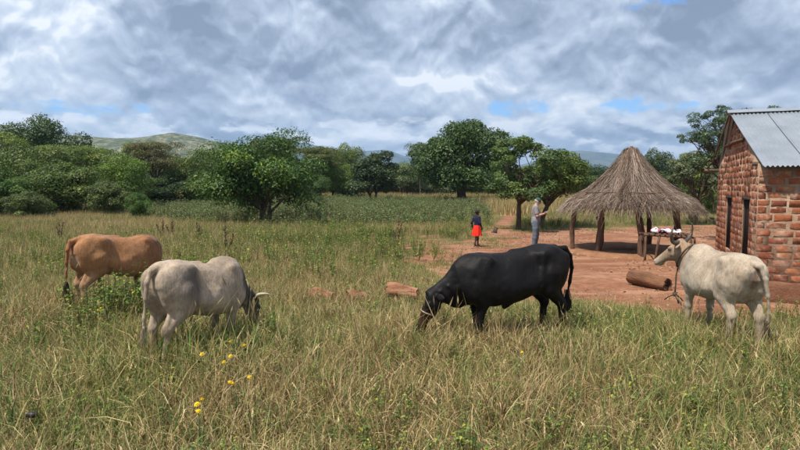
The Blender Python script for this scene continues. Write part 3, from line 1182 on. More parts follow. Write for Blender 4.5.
def plinth_mat(t, m):
    co = t.n('ShaderNodeNewGeometry').outputs['Position']
    a = t.noise(co, 2.4, 6, 0.65)
    col = t.ramp(a, [(0.3, (0.13, 0.058, 0.034)), (0.55, (0.21, 0.10, 0.06)), (0.75, (0.30, 0.165, 0.10))])
    pbr(t, col, 0.95, bump(t, t.noise(co, 14.0, 6, 0.7), 0.8, 0.04), spec=0.1)


def brick_mat(t, m):
    co = t.n('ShaderNodeNewGeometry').outputs['Position']
    oi = t.n('ShaderNodeObjectInfo').outputs['Random']
    a = t.noise(co, 9.0, 6, 0.7)
    col = t.ramp(oi, [(0.0, (0.17, 0.055, 0.033)), (0.35, (0.26, 0.082, 0.042)), (0.7, (0.34, 0.112, 0.052)), (1.0, (0.37, 0.150, 0.075))])
    col = t.mix(t.smooth(a, 0.40, 0.72, 0, 0.55), col, (0.17, 0.058, 0.032))
    w = t.noise(co, 4.0, 5, 0.7)
    col = t.mix(t.smooth(w, 0.47, 0.66, 0, 0.75), col, (0.46, 0.31, 0.22))
    pbr(t, col, 0.93, bump(t, t.noise(co, 40.0, 6, 0.7), 0.9, 0.012), spec=0.1)


def zinc_mat(t, m):
    co = t.n('ShaderNodeTexCoord').outputs['Object']
    oi = t.n('ShaderNodeObjectInfo').outputs['Random']
    a = t.noise(co, 1.6, 6, 0.65)
    col = t.ramp(a, [(0.3, (0.27, 0.30, 0.33)), (0.6, (0.37, 0.40, 0.435)), (0.8, (0.32, 0.325, 0.33))])
    col = t.mix(t.math('MULTIPLY', oi, 0.35), col, (0.33, 0.355, 0.38))
    r = t.noise(t.vmath('MULTIPLY', co, (3.0, 1.0, 1.0)).outputs[0], 2.2, 6, 0.75)
    col = t.mix(t.smooth(r, 0.60, 0.74, 0, 0.75), col, (0.27, 0.14, 0.07))
    pbr(t, col, 0.42, None, 0.5, 0.5)


M_MUD = material('mud_mortar', mud_mat)
M_PLINTH = material('mud_plinth', plinth_mat)
M_BRICK = material('burnt_brick', brick_mat)
M_ZINC = material('corrugated_iron', zinc_mat)
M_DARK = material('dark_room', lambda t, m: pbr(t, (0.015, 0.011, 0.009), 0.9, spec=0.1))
M_FRAME = material('dark_frame', noisy((0.030, 0.020, 0.014), (0.07, 0.045, 0.03), 6.0, 0.9, stretch=(1, 1, 0.25)))
M_TIMBER = material('weathered_timber', noisy((0.060, 0.040, 0.028), (0.17, 0.115, 0.078), 5.0, 0.9, stretch=(1, 1, 0.25), bscale=30, bstr=0.6))
M_BARK = material('bark', noisy((0.045, 0.030, 0.020), (0.13, 0.092, 0.062), 7.0, 0.95, stretch=(1, 1, 0.3), bscale=26, bstr=0.8, bdist=0.03))


def build_house():
    rng = np.random.default_rng(12)
    root = thing('brick_house', 'small red mud-brick house with a corrugated iron roof at the right edge of the yard', 'house', (HC[0], HC[1], 0),
                 math.atan2(HU[1], HU[0]))
    # local frame: x runs back along the gable wall, y is to the left of it (outwards), so the front wall runs to -y
    G, W = H_GABLE, H_FRONT
    EZ = 2.50                     # eaves
    RZ = 3.70                     # ridge
    th = 0.20
    PL = 0.34
    slope = (RZ - EZ) / (G / 2)

    def roof_z(x):
        return RZ - abs(x - G / 2) * slope
    holes = [(0.74, 1.40, 0.62, 1.86), (2.86, 3.54, 0.62, 1.85)]
    slits = [(0.98, 1.09, 2.08, 2.25), (3.0, 3.12, 2.07, 2.24)]
    # --- mortar core of the gable wall, as slabs round the openings
    mb = MB()
    xs = sorted({0.0, G, G / 2} | {v for h in holes + slits for v in h[:2]})
    for x0, x1 in zip(xs[:-1], xs[1:]):
        cuts = sorted([(h[2], h[3]) for h in holes + slits if h[0] <= x0 + 1e-6 and h[1] >= x1 - 1e-6])
        z0 = -0.15
        segs = []
        for c in cuts:
            segs.append((z0, c[0]))
            z0 = c[1]
        for a, b in segs:
            mb.box((x0, -th, a), (x1, 0, b))
        ta, tb = roof_z(x0) - 0.03, roof_z(x1) - 0.03
        V = [[x0, -th, z0], [x1, -th, z0], [x1, 0, z0], [x0, 0, z0], [x0, -th, ta], [x1, -th, tb], [x1, 0, tb], [x0, 0, ta]]
        mb.add(V, [[0, 3, 2, 1], [4, 5, 6, 7], [0, 1, 5, 4], [1, 2, 6, 5], [2, 3, 7, 6], [3, 0, 4, 7]])
    gw = mb.obj('gable_wall', M_MUD, root)
    mb = MB()
    mb.box((0, -W, -0.15), (th, -th - 0.002, EZ - 0.02))
    fw = mb.obj('front_wall', M_MUD, root)
    mb = MB()
    mb.box((G - th, -W, -0.15), (G, -th - 0.002, EZ - 0.02)).box((th + 0.002, -W, -0.15), (G - th - 0.002, -W + th, EZ))
    mb.obj('back_wall', M_MUD, root)
    # mud plinths, uneven
    def plinth(x0, x1, y0, y1, out, nm):
        n = 26
        horizontal = abs(x1 - x0) > abs(y1 - y0)
        V, Q = [], []
        for i in range(n + 1):
            u = i / n
            for j, (o_, z) in enumerate(((0.0, -0.12), (0.13, -0.12), (0.085, 0.06), (0.06, 0.22), (0.05, PL - 0.04), (0.02, PL), (-0.03, PL + 0.004))):
                jz = rng.normal(0, 0.012) if j > 1 else 0
                jo = rng.normal(0, 0.006)
                if horizontal:
                    V.append([x0 + (x1 - x0) * u, y0 + out * (o_ + jo), z + jz])
                else:
                    V.append([x0 + out * (o_ + jo), y0 + (y1 - y0) * u, z + jz])
        m = 7
        for i in range(n):
            for j in range(m - 1):
                a = i * m + j
                Q.append([a, a + 1, a + m + 1, a + m])
        link('plinth', fast_mesh('plinth', V, np.array(Q), M_PLINTH, True), root)
    plinth(-0.1, G, 0.0, 0.0, 1, 'g')
    plinth(0.0, 0.0, 0.1, -W, -1, 'f')
    # --- bricks
    protos = []
    for i in range(6):
        L, Hh, D = 0.15, 0.054, 0.014
        nu = 4
        b = MB()
        xsu = np.linspace(-L, L, nu)
        V = []
        for x in xsu:
            e = 0.006 if abs(x) > L * 0.9 else 0.0
            for (yy, zz) in ((-D, -Hh), (D * 0.7, -Hh + e), (D, -Hh + 0.005 + e), (D, Hh - 0.005 - e), (D * 0.7, Hh - e), (-D, Hh)):
                V.append([x + rng.normal(0, 0.005), yy + (rng.normal(0, 0.0025) if yy > 0 else 0), zz + rng.normal(0, 0.0055)])
        Q = []
        for u in range(nu - 1):
            for j in range(5):
                a = u * 6 + j
                Q.append([a, a + 6, a + 7, a + 1])
        Q += [[0, 1, 2, 3], [0, 3, 4, 5], [18 + 3, 18 + 2, 18 + 1, 18], [18 + 5, 18 + 4, 18 + 3, 18]]
        b.add(V, Q)
        protos.append(b.mesh('brick', M_BRICK))
    pos = []
    CH = 0.137

    def course(wall, length):
        z = PL + 0.075
        row = 0
        while z < RZ - 0.08:
            u = 0.0 if row % 2 == 0 else -0.19
            u += rng.uniform(-0.05, 0.05)
            while u < length:
                L = 0.275 * rng.uniform(0.78, 1.14)
                u0, u1 = max(u, 0.012), min(u + L, length - 0.012)
                zz = z + rng.normal(0, 0.005)
                if u1 - u0 > 0.09:
                    ok = True
                    if wall == 'gable':
                        lim = min(roof_z(u0), roof_z(u1))
                        ok = zz + 0.055 < lim - 0.02
                        for h in holes + slits:
                            if zz + 0.05 > h[2] and zz - 0.05 < h[3] and u1 > h[0] - 0.01 and u0 < h[1] + 0.01:
                                if h[0] - u0 > 0.10:
                                    u1 = h[0] - 0.015
                                elif u1 - h[1] > 0.10:
                                    u0 = h[1] + 0.015
                                else:
                                    ok = False
                    else:
                        ok = zz < EZ - 0.08
                    if ok:
                        pos.append((wall, (u0 + u1) / 2, zz, (u1 - u0) / 0.30))
                u += L + 0.055 * rng.uniform(0.6, 1.7)
            z += CH * rng.uniform(0.97, 1.03)
            row += 1
    course('gable', G)
    course('front', W)

    def place(wall, u, z, s):
        if wall == 'gable':
            return Matrix.Translation((u, rng.uniform(-0.012, -0.004), z)) @ Matrix.Rotation(rng.normal(0, 0.012), 4, 'Y') @ Matrix.Diagonal((s, 1, rng.uniform(0.9, 1.06), 1))
        return Matrix.Translation((rng.uniform(0.004, 0.012), -u, z)) @ Matrix.Rotation(math.pi / 2, 4, 'Z') @ Matrix.Rotation(rng.normal(0, 0.012), 4, 'Y') @ Matrix.Diagonal((s, 1, rng.uniform(0.9, 1.06), 1))

    def score(p):   # size in the picture: near and on the wall that faces the camera first
        w, u, z, s = p
        x, y = (HC + HU * u) if w == 'gable' else (HC + HV * u)
        inview = 0 if x > y * 0.70 else 5
        return (inview + (3 if w == 'front' else 1)) / math.hypot(x, y)
    pos.sort(key=score, reverse=True)
    rest_g, rest_f = MB(), MB()
    for i, p in enumerate(pos):
        Mx = place(*p)
        me = protos[rng.integers(6)]
        if i < 300:
            o = link('brick', me, gw if p[0] == 'gable' else fw)
            o.matrix_local = Mx
        else:
            co = np.array([v.co[:] for v in me.vertices]) @ np.array(Mx.to_3x3()).T + np.array(Mx.translation)
            Q = [list(f.vertices) for f in me.polygons]
            (rest_g if p[0] == 'gable' else rest_f).add(co, Q)
    for mb_, par in ((rest_g, gw), (rest_f, fw)):
        if mb_.n:
            o = mb_.obj('bricks', M_BRICK, par)
            o['kind'] = 'stuff'
    # --- windows: dark openings with timber lintel and jambs
    for (x0, x1, z0, z1) in holes:
        f = MB()
        f.box((x0 - 0.07, -th * 0.9, z1 - 0.045), (x1 + 0.07, 0.016, z1 + 0.012), jit=0.004, rng=rng)
        f.box((x0 + 0.001, -0.06, z0 + 0.002), (x0 + 0.03, -0.012, z1 - 0.05))
        f.box((x1 - 0.03, -0.06, z0 + 0.002), (x1 - 0.001, -0.012, z1 - 0.05))
        w = f.obj('window_frame', M_FRAME, root)
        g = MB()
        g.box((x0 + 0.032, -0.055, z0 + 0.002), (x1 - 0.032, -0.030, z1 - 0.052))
        g.obj('dark_panel', M_DARK, w)  # near-black panel paints the unlit room behind the opening
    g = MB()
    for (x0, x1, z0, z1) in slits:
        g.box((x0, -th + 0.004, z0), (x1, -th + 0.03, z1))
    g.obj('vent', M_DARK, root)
    # putlog hole in the front wall: its shade painted as a near-black block
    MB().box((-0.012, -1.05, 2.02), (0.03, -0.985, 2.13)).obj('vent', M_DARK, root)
    # --- roof
    rx0, rz0 = -0.20, EZ - 0.02
    n_sheet = 7
    pitch = 0.076
    nose_r, nose_e = 0.16, -0.02
    yl = 0.0
    sheetw = 0.70
    for side in (0, 1):
        for k in range(n_sheet):
            nper = 6
            ny = int(sheetw / pitch * nper)
            ys = np.linspace(0, sheetw + 0.05, ny + 1)
            n_down = 5
            V, Q = [], []
            lift = 0.004 * (k % 2)
            for layer in (0, -0.002):
                for j in range(n_down + 1):
                    v = j / n_down
                    for y in ys:
                        wav = 0.015 * math.cos(2 * math.pi * y / pitch)
                        skew = nose_r * (1 - v) + nose_e * v
                        yy = skew - 0.0 - k * sheetw - y
                        hx = v * (G / 2 + 0.24)
                        sag = -0.012 * math.sin(v * math.pi) + rng.normal(0, 0.0006)
                        xx = G / 2 - hx if side == 0 else G / 2 + hx
                        V.append([xx, yy, RZ + 0.035 - hx * slope * 0.985 + wav + lift + sag + layer])
            m = ny + 1
            for L_ in (0, 1):
                b0 = L_ * m * (n_down + 1)
                for j in range(n_down):
                    for i in range(ny):
                        a = b0 + j * m + i
                        q = [a, a + m, a + m + 1, a + 1]
                        if (side == 1) != (L_ == 1):
                            q = q[::-1]
                        Q.append(q)
            link('roof_sheet', fast_mesh('roof_sheet', V, np.array(Q), M_ZINC, True), root)
    cap_ = MB()
    n = 24
    V, Q = [], []
    for i in range(n + 1):
        y = 0.2 - i * (n_sheet * sheetw + 0.1) / n
        for (dx, dz) in ((-0.16, -0.045), (-0.05, 0.02), (0, 0.04), (0.05, 0.02), (0.16, -0.045)):
            V.append([G / 2 + dx, y, RZ + 0.05 + dz + rng.normal(0, 0.002)])
    for i in range(n):
        for j in range(4):
            a = i * 5 + j
            Q.append([a, a + 1, a + 6, a + 5])
    link('ridge_cap', fast_mesh('ridge_cap', V, np.array(Q), M_ZINC, True), root)
    # purlin ends and a tie beam showing at the gable
    for (x, z) in ((0.12, EZ + 0.02), (G / 2 - 0.12, RZ - 0.09), (G - 0.12, EZ + 0.02)):
        out = 0.34 if x > G / 2 else 0.08
        MB().tube([[x, out, z - 0.02], [x, -W - 0.1, z - 0.02]], 0.04, 8).obj('purlin', M_TIMBER, root)
    MB().tube([[1.45, 0.03, 3.05], [G / 2, 0.035, 3.07], [3.75, 0.03, 3.05]], 0.035, 8).obj('tie_beam', M_TIMBER, root)
    MB().tube([[G + 0.22, 0.32, EZ - 0.04], [G - 0.6, 0.20, EZ + 0.22], [G / 2, 0.16, RZ - 0.05]], 0.022, 6).obj('rafter', M_TIMBER, root)


build_house()


# ----------------------------------------------------------------------------
# thatched shelter
# ----------------------------------------------------------------------------
def thatch_mat(t, m):
    c = t.n('ShaderNodeAttribute', attribute_name='Col').outputs['Color']
    pbr(t, c, 0.9, spec=0.1)


M_THATCH = material('thatch_straw', thatch_mat)


def wobbly(a, b, n, amp, rng, bend=(0, 0)):
    a, b = np.array(a, float), np.array(b, float)
    P = []
    for i in range(n):
        t = i / (n - 1)
        p = a + (b - a) * t
        s = math.sin(t * math.pi)
        p[0] += bend[0] * s + rng.normal(0, amp)
        p[1] += bend[1] * s + rng.normal(0, amp)
        P.append(p)
    return np.array(P)


def build_hut():
    rng = np.random.default_rng(5)
    cx, cy = 7.38, 18.6
    root = thing('thatched_shelter', 'open round shelter with a conical grey thatched roof on crooked poles', 'shelter', (cx, cy, 0))
    prof = [(0.0, 3.20), (0.19, 3.20), (0.30, 3.02), (0.66, 2.56), (1.02, 2.18), (1.34, 1.90), (1.68, 1.68), (2.02, 1.50)]
    pr, pz = np.array([p[0] for p in prof]), np.array([p[1] for p in prof])

    def surf(r, a):
        z = np.interp(r, pr, pz)
        bump_ = 0.05 * (fbm(np.cos(a) * 3 + 10, np.sin(a) * 3 + r * 1.5, 4, 3) - 0.5)
        return z + bump_
    # underlying mat of grass
    na, nr = 72, 16
    V, C = [], []
    rr = np.concatenate([np.linspace(0.02, 1.96, nr)])
    for layer in (0.0, -0.13):
        for r in rr:
            for k in range(na):
                a = 2 * math.pi * k / na
                V.append([r * math.cos(a), r * math.sin(a), surf(r, a) + layer - 0.02])
                C.append(np.array([0.11, 0.088, 0.065]) * rng.uniform(0.7, 1.3))
    Q = []
    for L_ in (0, 1):
        for j in range(nr - 1):
            for k in range(na):
                a = L_ * nr * na + j * na + k
                b = L_ * nr * na + j * na + (k + 1) % na
                q = [a, b, b + na, a + na]
                Q.append(q if L_ else q[::-1])
    for k in range(na):
        a, b = (nr - 1) * na + k, (nr - 1) * na + (k + 1) % na
        Q.append([a, b, b + nr * na, a + nr * na])
    th = link('thatch', fast_mesh('thatch', V, np.array(Q), M_THATCH, True, {'Col': np.array(C)}), root)
    # straw: single stalks and reeds lying down the slope, layer over layer
    V, Q, C = [], [], []
    k = 0
    base = [(0.17, 0.125, 0.095), (0.24, 0.185, 0.15), (0.105, 0.070, 0.050), (0.35, 0.29, 0.245), (0.055, 0.036, 0.026), (0.19, 0.115, 0.075)]
    N = 21000
    def clump_off(q):
        return 0.11 * (float(vnoise(q * 6.0, 3.0, 2)) - 0.5)
    for i in range(N):
        a = rng.random() * 2 * math.pi
        if i < N * 0.12:
            r0 = rng.uniform(0.02, 0.35)
        elif i < N * 0.30:
            r0 = rng.uniform(1.50, 1.93)
        else:
            r0 = math.sqrt(rng.uniform(0.05, 3.2))
        L = rng.uniform(0.35, 0.95) * (rng.uniform(0.35, 0.8) if r0 > 1.5 else 1)
        tw = rng.normal(0, 0.10) / max(r0, 0.5)
        w = rng.uniform(0.005, 0.016)
        lift = rng.uniform(0.0, 0.05) + (rng.uniform(0.03, 0.12) if rng.random() < 0.06 else 0)
        c = np.array(base[rng.integers(len(base))]) * rng.uniform(0.7, 1.25) * (0.35 + 1.3 * fbm(a * 5.0, r0 * 0.5, 8, 3))
        if math.sin(a) > 0.3 and rng.random() < 0.35:
            continue
        pts = []
        m = 4
        for s in range(m):
            u = s / (m - 1)
            r = r0 + L * u * 0.83
            aa = a + tw * u
            z = float(np.interp(min(r, 2.02), pr, pz)) + clump_off(aa) + 0.05 * (float(fbm(math.cos(aa) * 3 + 10, math.sin(aa) * 3 + r * 1.5, 4, 3)) - 0.5)
            if r > 1.97:
                z -= (r - 1.97) * rng.uniform(0.6, 1.7)
            if r0 < 0.35 and s == 0:
                z += rng.uniform(0, 0.07)
            pts.append(np.array([r * math.cos(aa), r * math.sin(aa), z + lift * (0.5 + 0.6 * u)]))
        side = nrm(np.cross(pts[-1] - pts[0], [0, 0, 1])) * w * 0.5
        upv = np.array([0, 0, w * 0.6])
        for s, p in enumerate(pts):
            f = 1 - 0.5 * s / (m - 1)
            V += [p - side * f, p + upv * f, p + side * f]
            C += [c * 0.85, c, c * 0.85]
        for s in range(m - 1):
            b = k + 3 * s
            Q += [[b, b + 1, b + 4, b + 3], [b + 1, b + 2, b + 5, b + 4]]
        k += 3 * m
    st = link('straw', fast_mesh('straw', V, np.array(Q), M_THATCH, False, {'Col': np.array(C)}), th)
    st['kind'] = 'stuff'
    # binding hoop
    P = []
    for i in range(49):
        a = 2 * math.pi * i / 48
        P.append([1.45 * math.cos(a), 1.45 * math.sin(a), float(surf(1.45, a)) + 0.06 + rng.normal(0, 0.006)])
    MB().tube(P, 0.014, 5, c=(0.14, 0.10, 0.075)).obj('binding', M_THATCH, th)
    MB().tube([[0, 0, 3.18], [0.02, 0.01, 3.36]], 0.05, 7, c=(0.16, 0.12, 0.09)).obj('peak_pole', M_THATCH, root)

    # posts: position of foot and head in the world, thickness
    posts = [(at(573, 251), (5.72, 18.6), 0.085, (-0.09, 0.0), 1.66), (at(598, 252.5), (6.28, 18.0), 0.115, (0.03, 0), 1.80),
             (at(641, 258), (6.95, 17.25), 0.12, (0.13, 0), 1.74), ((8.62, 19.9), (8.45, 19.75), 0.095, (0.02, 0), 1.72),
             (at(679, 248.5), (9.02, 19.1), 0.135, (0.04, 0), 1.66), ((6.9, 20.2), (6.9, 20.1), 0.07, (0.05, 0), 1.68)]
    for (ft, hd, r, bend, hz) in posts:
        P = wobbly((ft[0] - cx, ft[1] - cy, -0.1), (hd[0] - cx, hd[1] - cy, hz), 9, 0.016, rng, bend)
        rad = r * (1 - 0.18 * np.linspace(0, 1, 9)) * rng.uniform(0.85, 1.12, 9)
        MB().tube(P, rad, 9).obj('post', M_BARK2, root, True)
    # ring beam and rafters under the thatch
    P = [[1.55 * math.cos(a), 1.55 * math.sin(a), 1.66 + 0.02 * math.sin(3 * a)] for a in np.linspace(0, 2 * math.pi, 33)]
    MB().tube(P, 0.04, 6).obj('ring_beam', M_BARK2, root)
    for i in range(12):
        a = 2 * math.pi * i / 12 + 0.1
        P = [[r * math.cos(a), r * math.sin(a), float(np.interp(r, pr, pz)) - 0.19] for r in (0.06, 0.8, 1.4, 1.85)]
        MB().tube(P, 0.028, 6).obj('rafter', M_BARK2, root)
    # low trodden earth rim round the floor
    V, Q = [], []
    na = 64
    for k in range(na):
        a = 2 * math.pi * k / na
        for (r, z) in ((2.15, -0.03), (1.98, 0.06), (1.8, 0.095), (1.5, 0.05), (0.0, 0.04)):
            rj = r * (1 + 0.04 * math.sin(5 * a) + rng.normal(0, 0.006)) if r else 0
            V.append([rj * math.cos(a), rj * math.sin(a), z + rng.normal(0, 0.006) + float(ground_z(cx, cy))])
    for k in range(na):
        b = ((k + 1) % na) * 5
        for j in range(4):
            Q.append([k * 5 + j, b + j, b + j + 1, k * 5 + j + 1])
    link('earth_floor', fast_mesh('earth_floor', V, np.array(Q), M_EARTH, True), root)


M_BARK2 = material('crooked_pole', noisy((0.075, 0.040, 0.026), (0.19, 0.115, 0.075), 6.0, 0.92, stretch=(1, 1, 0.25), bscale=22, bstr=0.9, bdist=0.03))
M_EARTH = material('trodden_earth', noisy((0.20, 0.092, 0.046), (0.32, 0.165, 0.09), 3.0, 0.95, bscale=18, bstr=0.7, bdist=0.03))
build_hut()


# ----------------------------------------------------------------------------
# trees
# ----------------------------------------------------------------------------
L_MANGO = leaf_material('mango_leaves', (0.0274, 0.0597, 0.0135), (0.1018, 0.1720, 0.0297), (0.2349, 0.2808, 0.0405), 0.2, 0.5)
L_DARK = leaf_material('dark_leaves', (0.0211, 0.0455, 0.0117), (0.0790, 0.1300, 0.0286), None, 0.2, 0.55)
L_MID = leaf_material('bush_leaves', (0.0459, 0.0775, 0.0154), (0.1823, 0.2438, 0.0440), (0.2916, 0.3206, 0.0743), 0.25)
L_LIGHT = leaf_material('fresh_leaves', (0.036, 0.078, 0.016), (0.130, 0.215, 0.042), (0.22, 0.27, 0.06), 0.3)
L_ACACIA = leaf_material('feathery_leaves', (0.0607, 0.0850, 0.0198), (0.1958, 0.2313, 0.0550), (0.2633, 0.2600, 0.0858), 0.3)
L_GREY = leaf_material('grey_green_leaves', (0.0630, 0.0874, 0.0374), (0.1890, 0.2268, 0.0936), None, 0.25)
L_BLUE = leaf_material('bluish_leaves', (0.0312, 0.0562, 0.0290), (0.1092, 0.1560, 0.0726), None, 0.2, 0.4)
L_RUST = leaf_material('rusty_leaves', (0.1092, 0.0702, 0.0264), (0.1560, 0.1794, 0.0462), None, 0.25)


def leaf_faces(P, size, rng, outward, asp=0.5, flat=0.35):
    """one folded leaf (two triangles) at each point of P"""
    n = len(P)
    nr = outward + rng.normal(0, 0.55, (n, 3)) + np.array([0, 0, flat])
    nr /= np.linalg.norm(nr, axis=1)[:, None] + 1e-9
    r = rng.normal(0, 1, (n, 3))
    r[:, 2] -= 0.4
    a = np.cross(nr, r)
    a /= np.linalg.norm(a, axis=1)[:, None] + 1e-9
    b = np.cross(nr, a)
    s = (size * rng.uniform(0.6, 1.3, n))[:, None]
    tip, tail = P + a * s * 0.55, P - a * s * 0.55
    e1 = P + b * s * 0.5 * asp + nr * s * 0.08
    e2 = P - b * s * 0.5 * asp + nr * s * 0.08
    V = np.stack([tail, e1, tip, e2], 1).reshape(-1, 3)
    i = 4 * np.arange(n)
    return V, np.stack([i, i + 1, i + 2, i + 3], 1)


def make_crown(rng, W, H, zb, n_clump, n_leaf, size, style='round', asp=0.5, clump=0.2, gaps=0.0, Dp=None):
    """clump centres (for the limbs), leaf vertices, quads and tints. zb: lowest leaves, H: top"""
    rx, ry, rz = W / 2, (Dp or W) / 2, (H - zb) / 2
    zc = (H + zb) / 2
    cs, rs = [], []
    while len(cs) < n_clump:
        d = rng.normal(0, 1, 3)
        d /= np.linalg.norm(d)
        r = rng.uniform(0.35, 0.92) ** 0.8 if style != 'thicket' else rng.uniform(0.1, 0.86)
        if d[2] < -0.1 and style in ('round', 'sparse'):      # a full skirt of leaves low down
            q = math.hypot(d[0], d[1]) + 1e-6
            d[:2] *= max(q, 0.85) / q
            d[2] = max(d[2], -0.85)
        if style == 'sparse':
            r = min(r * 1.12, 1.0)
        wob = 0.86 + 0.30 * float(vnoise(d[0] * 2.3 + 7, d[1] * 2.3 + d[2] * 2, int(W * 7)))
        c = np.array([d[0] * rx * r * wob, d[1] * ry * r * wob, zc + d[2] * rz * r * wob])
        if style == 'flat':
            c[2] = zc + rng.choice([-0.5, 0.05, 0.55]) * rz + rng.normal(0, 0.06) * rz
            q = 1 - 0.25 * abs(c[2] - zc) / rz
            c[:2] *= q
        if style == 'thicket':
            c[2] = zb + (H - zb) * (0.08 + 0.84 * rng.random() ** 0.8) * wob * (1 - 0.35 * (abs(c[0]) / rx) ** 2)
        cs.append(c)
        rs.append(clump * W * rng.uniform(0.55, 1.15) * (0.7 if style == 'sparse' else 1))
    P, O, T = [], [], []
    per = n_leaf // n_clump
    for c, r in zip(cs, rs):
        m = int(per * rng.uniform(0.7, 1.3))
        d = rng.normal(0, 1, (m, 3))
        d /= np.linalg.norm(d, axis=1)[:, None]
        # fuller above than below
        d[:, 2] = np.where((d[:, 2] < -0.2) & (rng.random(m) < 0.6), -d[:, 2], d[:, 2])
        # lumpy surface, some leaves inside, some stray twigs outside
        rad = r * (0.72 + 0.40 * rng.random(m) ** 0.7) * (0.82 + 0.36 * vnoise(d[:, 0] * 4 + c[0] * 9, d[:, 1] * 4 + d[:, 2] * 4, 3))
        stray = rng.random(m) < 0.06
        rad = np.where(stray, rad * rng.uniform(1.05, 1.35, m), rad)
        sq = {'flat': 0.34, 'round': 0.72, 'thicket': 0.8, 'sparse': 0.62}[style]
        p = c + d * rad[:, None] * np.array([1, 1, sq])
        P.append(p)
        O.append(d)
        T.append(np.clip(rng.normal(0.45, 0.20, m) + rng.normal(0, 0.20), 0, 1))
    P, O, T = np.vstack(P), np.vstack(O), np.concatenate(T)
    # leaves fill the inside too, so that the crown is not a shell
    keep = P[:, 2] > max(zb * 0.85, 0.03)
    P, O, T = P[keep], O[keep], T[keep]
    V, Q = leaf_faces(P, size, rng, O, asp)
    return np.array(cs), V, Q, np.repeat(T, 4)


def limb(mb, a, b, r0, r1, rng, n=7, sag=0.12):
    a, b = np.array(a, float), np.array(b, float)
    L = np.linalg.norm(b - a)
    P = []
    side = rng.normal(0, 0.07 * L, 3)
    for i in range(n):
        t = i / (n - 1)
        p = a + (b - a) * t + side * math.sin(t * math.pi)
        p[2] += sag * L * math.sin(t * math.pi) * (1 if b[2] > a[2] else 0.3)
        P.append(p)
    mb.tube(P, r0 + (r1 - r0) * np.linspace(0, 1, n), 7, cap=False)


def trunk_mesh(rng, cs, fork_z, r, lean=(0, 0), stems=1, n_limb=14, mat=None, top=None):
    mb = MB()
    forks = []
    for s in range(stems):
        off = np.array([0.0, 0.0, -0.15])
        if stems > 1:
            a = 2 * math.pi * s / stems + 0.4
            off = np.array([math.cos(a), math.sin(a), 0]) * r * 0.9 + np.array([0, 0, -0.15])
            f = np.array([lean[0] + math.cos(a) * fork_z * 0.35, lean[1] + math.sin(a) * fork_z * 0.35, fork_z * rng.uniform(0.85, 1.1)])
        else:
            f = np.array([lean[0], lean[1], fork_z])
        rr = r / math.sqrt(stems) * 1.15
        n = 7
        P = [off + (f - off) * t + np.array([rng.normal(0, 0.04) * r * 3 * math.sin(t * 3.14), rng.normal(0, 0.04) * r * 3, 0]) for t in np.linspace(0, 1, n)]
        mb.tube(P, rr * np.array([1.5, 1.15, 1.02, 0.96, 0.92, 0.88, 0.84]), 9, cap=False)
        forks.append((f, rr * 0.8))
    order = rng.permutation(len(cs))[:n_limb]
    for i in order:
        c = cs[i]
        f, fr = min(forks, key=lambda q: np.linalg.norm(q[0] - c) + rng.random() * 0.3)
        mid = f + (c - f) * 0.55 + rng.normal(0, 0.05, 3) * np.linalg.norm(c - f)
        limb(mb, f - np.array([0, 0, fr * 0.6]), mid, fr * 0.62, fr * 0.34, rng)
        limb(mb, mid, c, fr * 0.34, fr * 0.12, rng)
        for _ in range(2):
            o = cs[rng.integers(len(cs))]
            if np.linalg.norm(o - mid) < np.linalg.norm(c - f) * 1.2:
                limb(mb, mid, o, fr * 0.24, fr * 0.08, rng, 5)
    return mb.mesh('trunk', mat or M_BARK, True)


def tree(name, label, cat, x, y, W, H, zb, mat, n_clump, n_leaf, size, style='round', seed=0, fork=None, r=None, lean=(0, 0), stems=1,
         group=None, asp=0.5, clump=0.2, n_limb=14, Dp=None, bark=None):
    rng = np.random.default_rng(seed)
    root = thing(name, label, cat, (x, y, float(ground_z(x, y)) - 0.03), 0, group)
    cs, V, Q, T = make_crown(rng, W, H, zb, n_clump, n_leaf, size, style, asp, clump, Dp=Dp)
    cs = cs + np.array([lean[0], lean[1], 0])
    V = V + np.array([lean[0], lean[1], 0])
    fz = fork if fork is not None else zb * 0.9 + 0.15 * (H - zb)
    link('trunk', trunk_mesh(rng, cs, fz, r or 0.03 * H, (lean[0] * 0.5, lean[1] * 0.5), stems, n_limb, bark), root)
    link('crown', fast_mesh('crown', V, Q, mat, False, {'tint': T}), root)
    return root


def px_tree(name, label, cat, px, D, top, wpx, low, *a, **k):
    """size read off the picture: centre column, distance, skyline row, width in pixels, row of the lowest leaves"""
    return tree(name, label, cat, xat(px, D), D, wpx / F_PX * D, zat(top, D), max(0.0, zat(low, D)), *a, **k)


# the main trees of the middle distance
px_tree('mango_tree', 'broad dark green mango tree with a forked trunk standing alone left of centre', 'tree', 265, 31.0, 139, 122, 213, L_MANGO, 60, 42000, 0.15,
        'round', 101, fork=0.75, r=0.20, stems=3, clump=0.16, n_limb=18, asp=0.42)
px_tree('mango_tree', 'small round dark tree with a forked trunk at the far edge of the crop', 'tree', 373, 71.0, 151, 48, 196, L_DARK, 34, 15000, 0.26,
        'round', 102, fork=1.1, r=0.22, stems=2, clump=0.19)
px_tree('shade_tree', 'tallest tree, large dark green dome on a thick trunk behind the crop field', 'tree', 461, 71.0, 121, 92, 196, L_MANGO, 70, 36000, 0.30,
        'round', 103, fork=3.0, r=0.48, clump=0.155, n_limb=22)
px_tree('yard_tree', 'light green spreading tree with a thin bare trunk left of the man', 'tree', 519, 27.6, 137, 84, 200, L_LIGHT, 54, 19000, 0.12,
        'sparse', 104, fork=1.25, r=0.105, clump=0.15, n_limb=20)
px_tree('yard_tree', 'leaning tree with low green branches behind the man, next to the thatched roof', 'tree', 538, 28.6, 148, 62, 200, L_MID, 36, 15000, 0.125,
        'round', 105, fork=1.1, r=0.11, lean=(1.05, 0.5), clump=0.19)
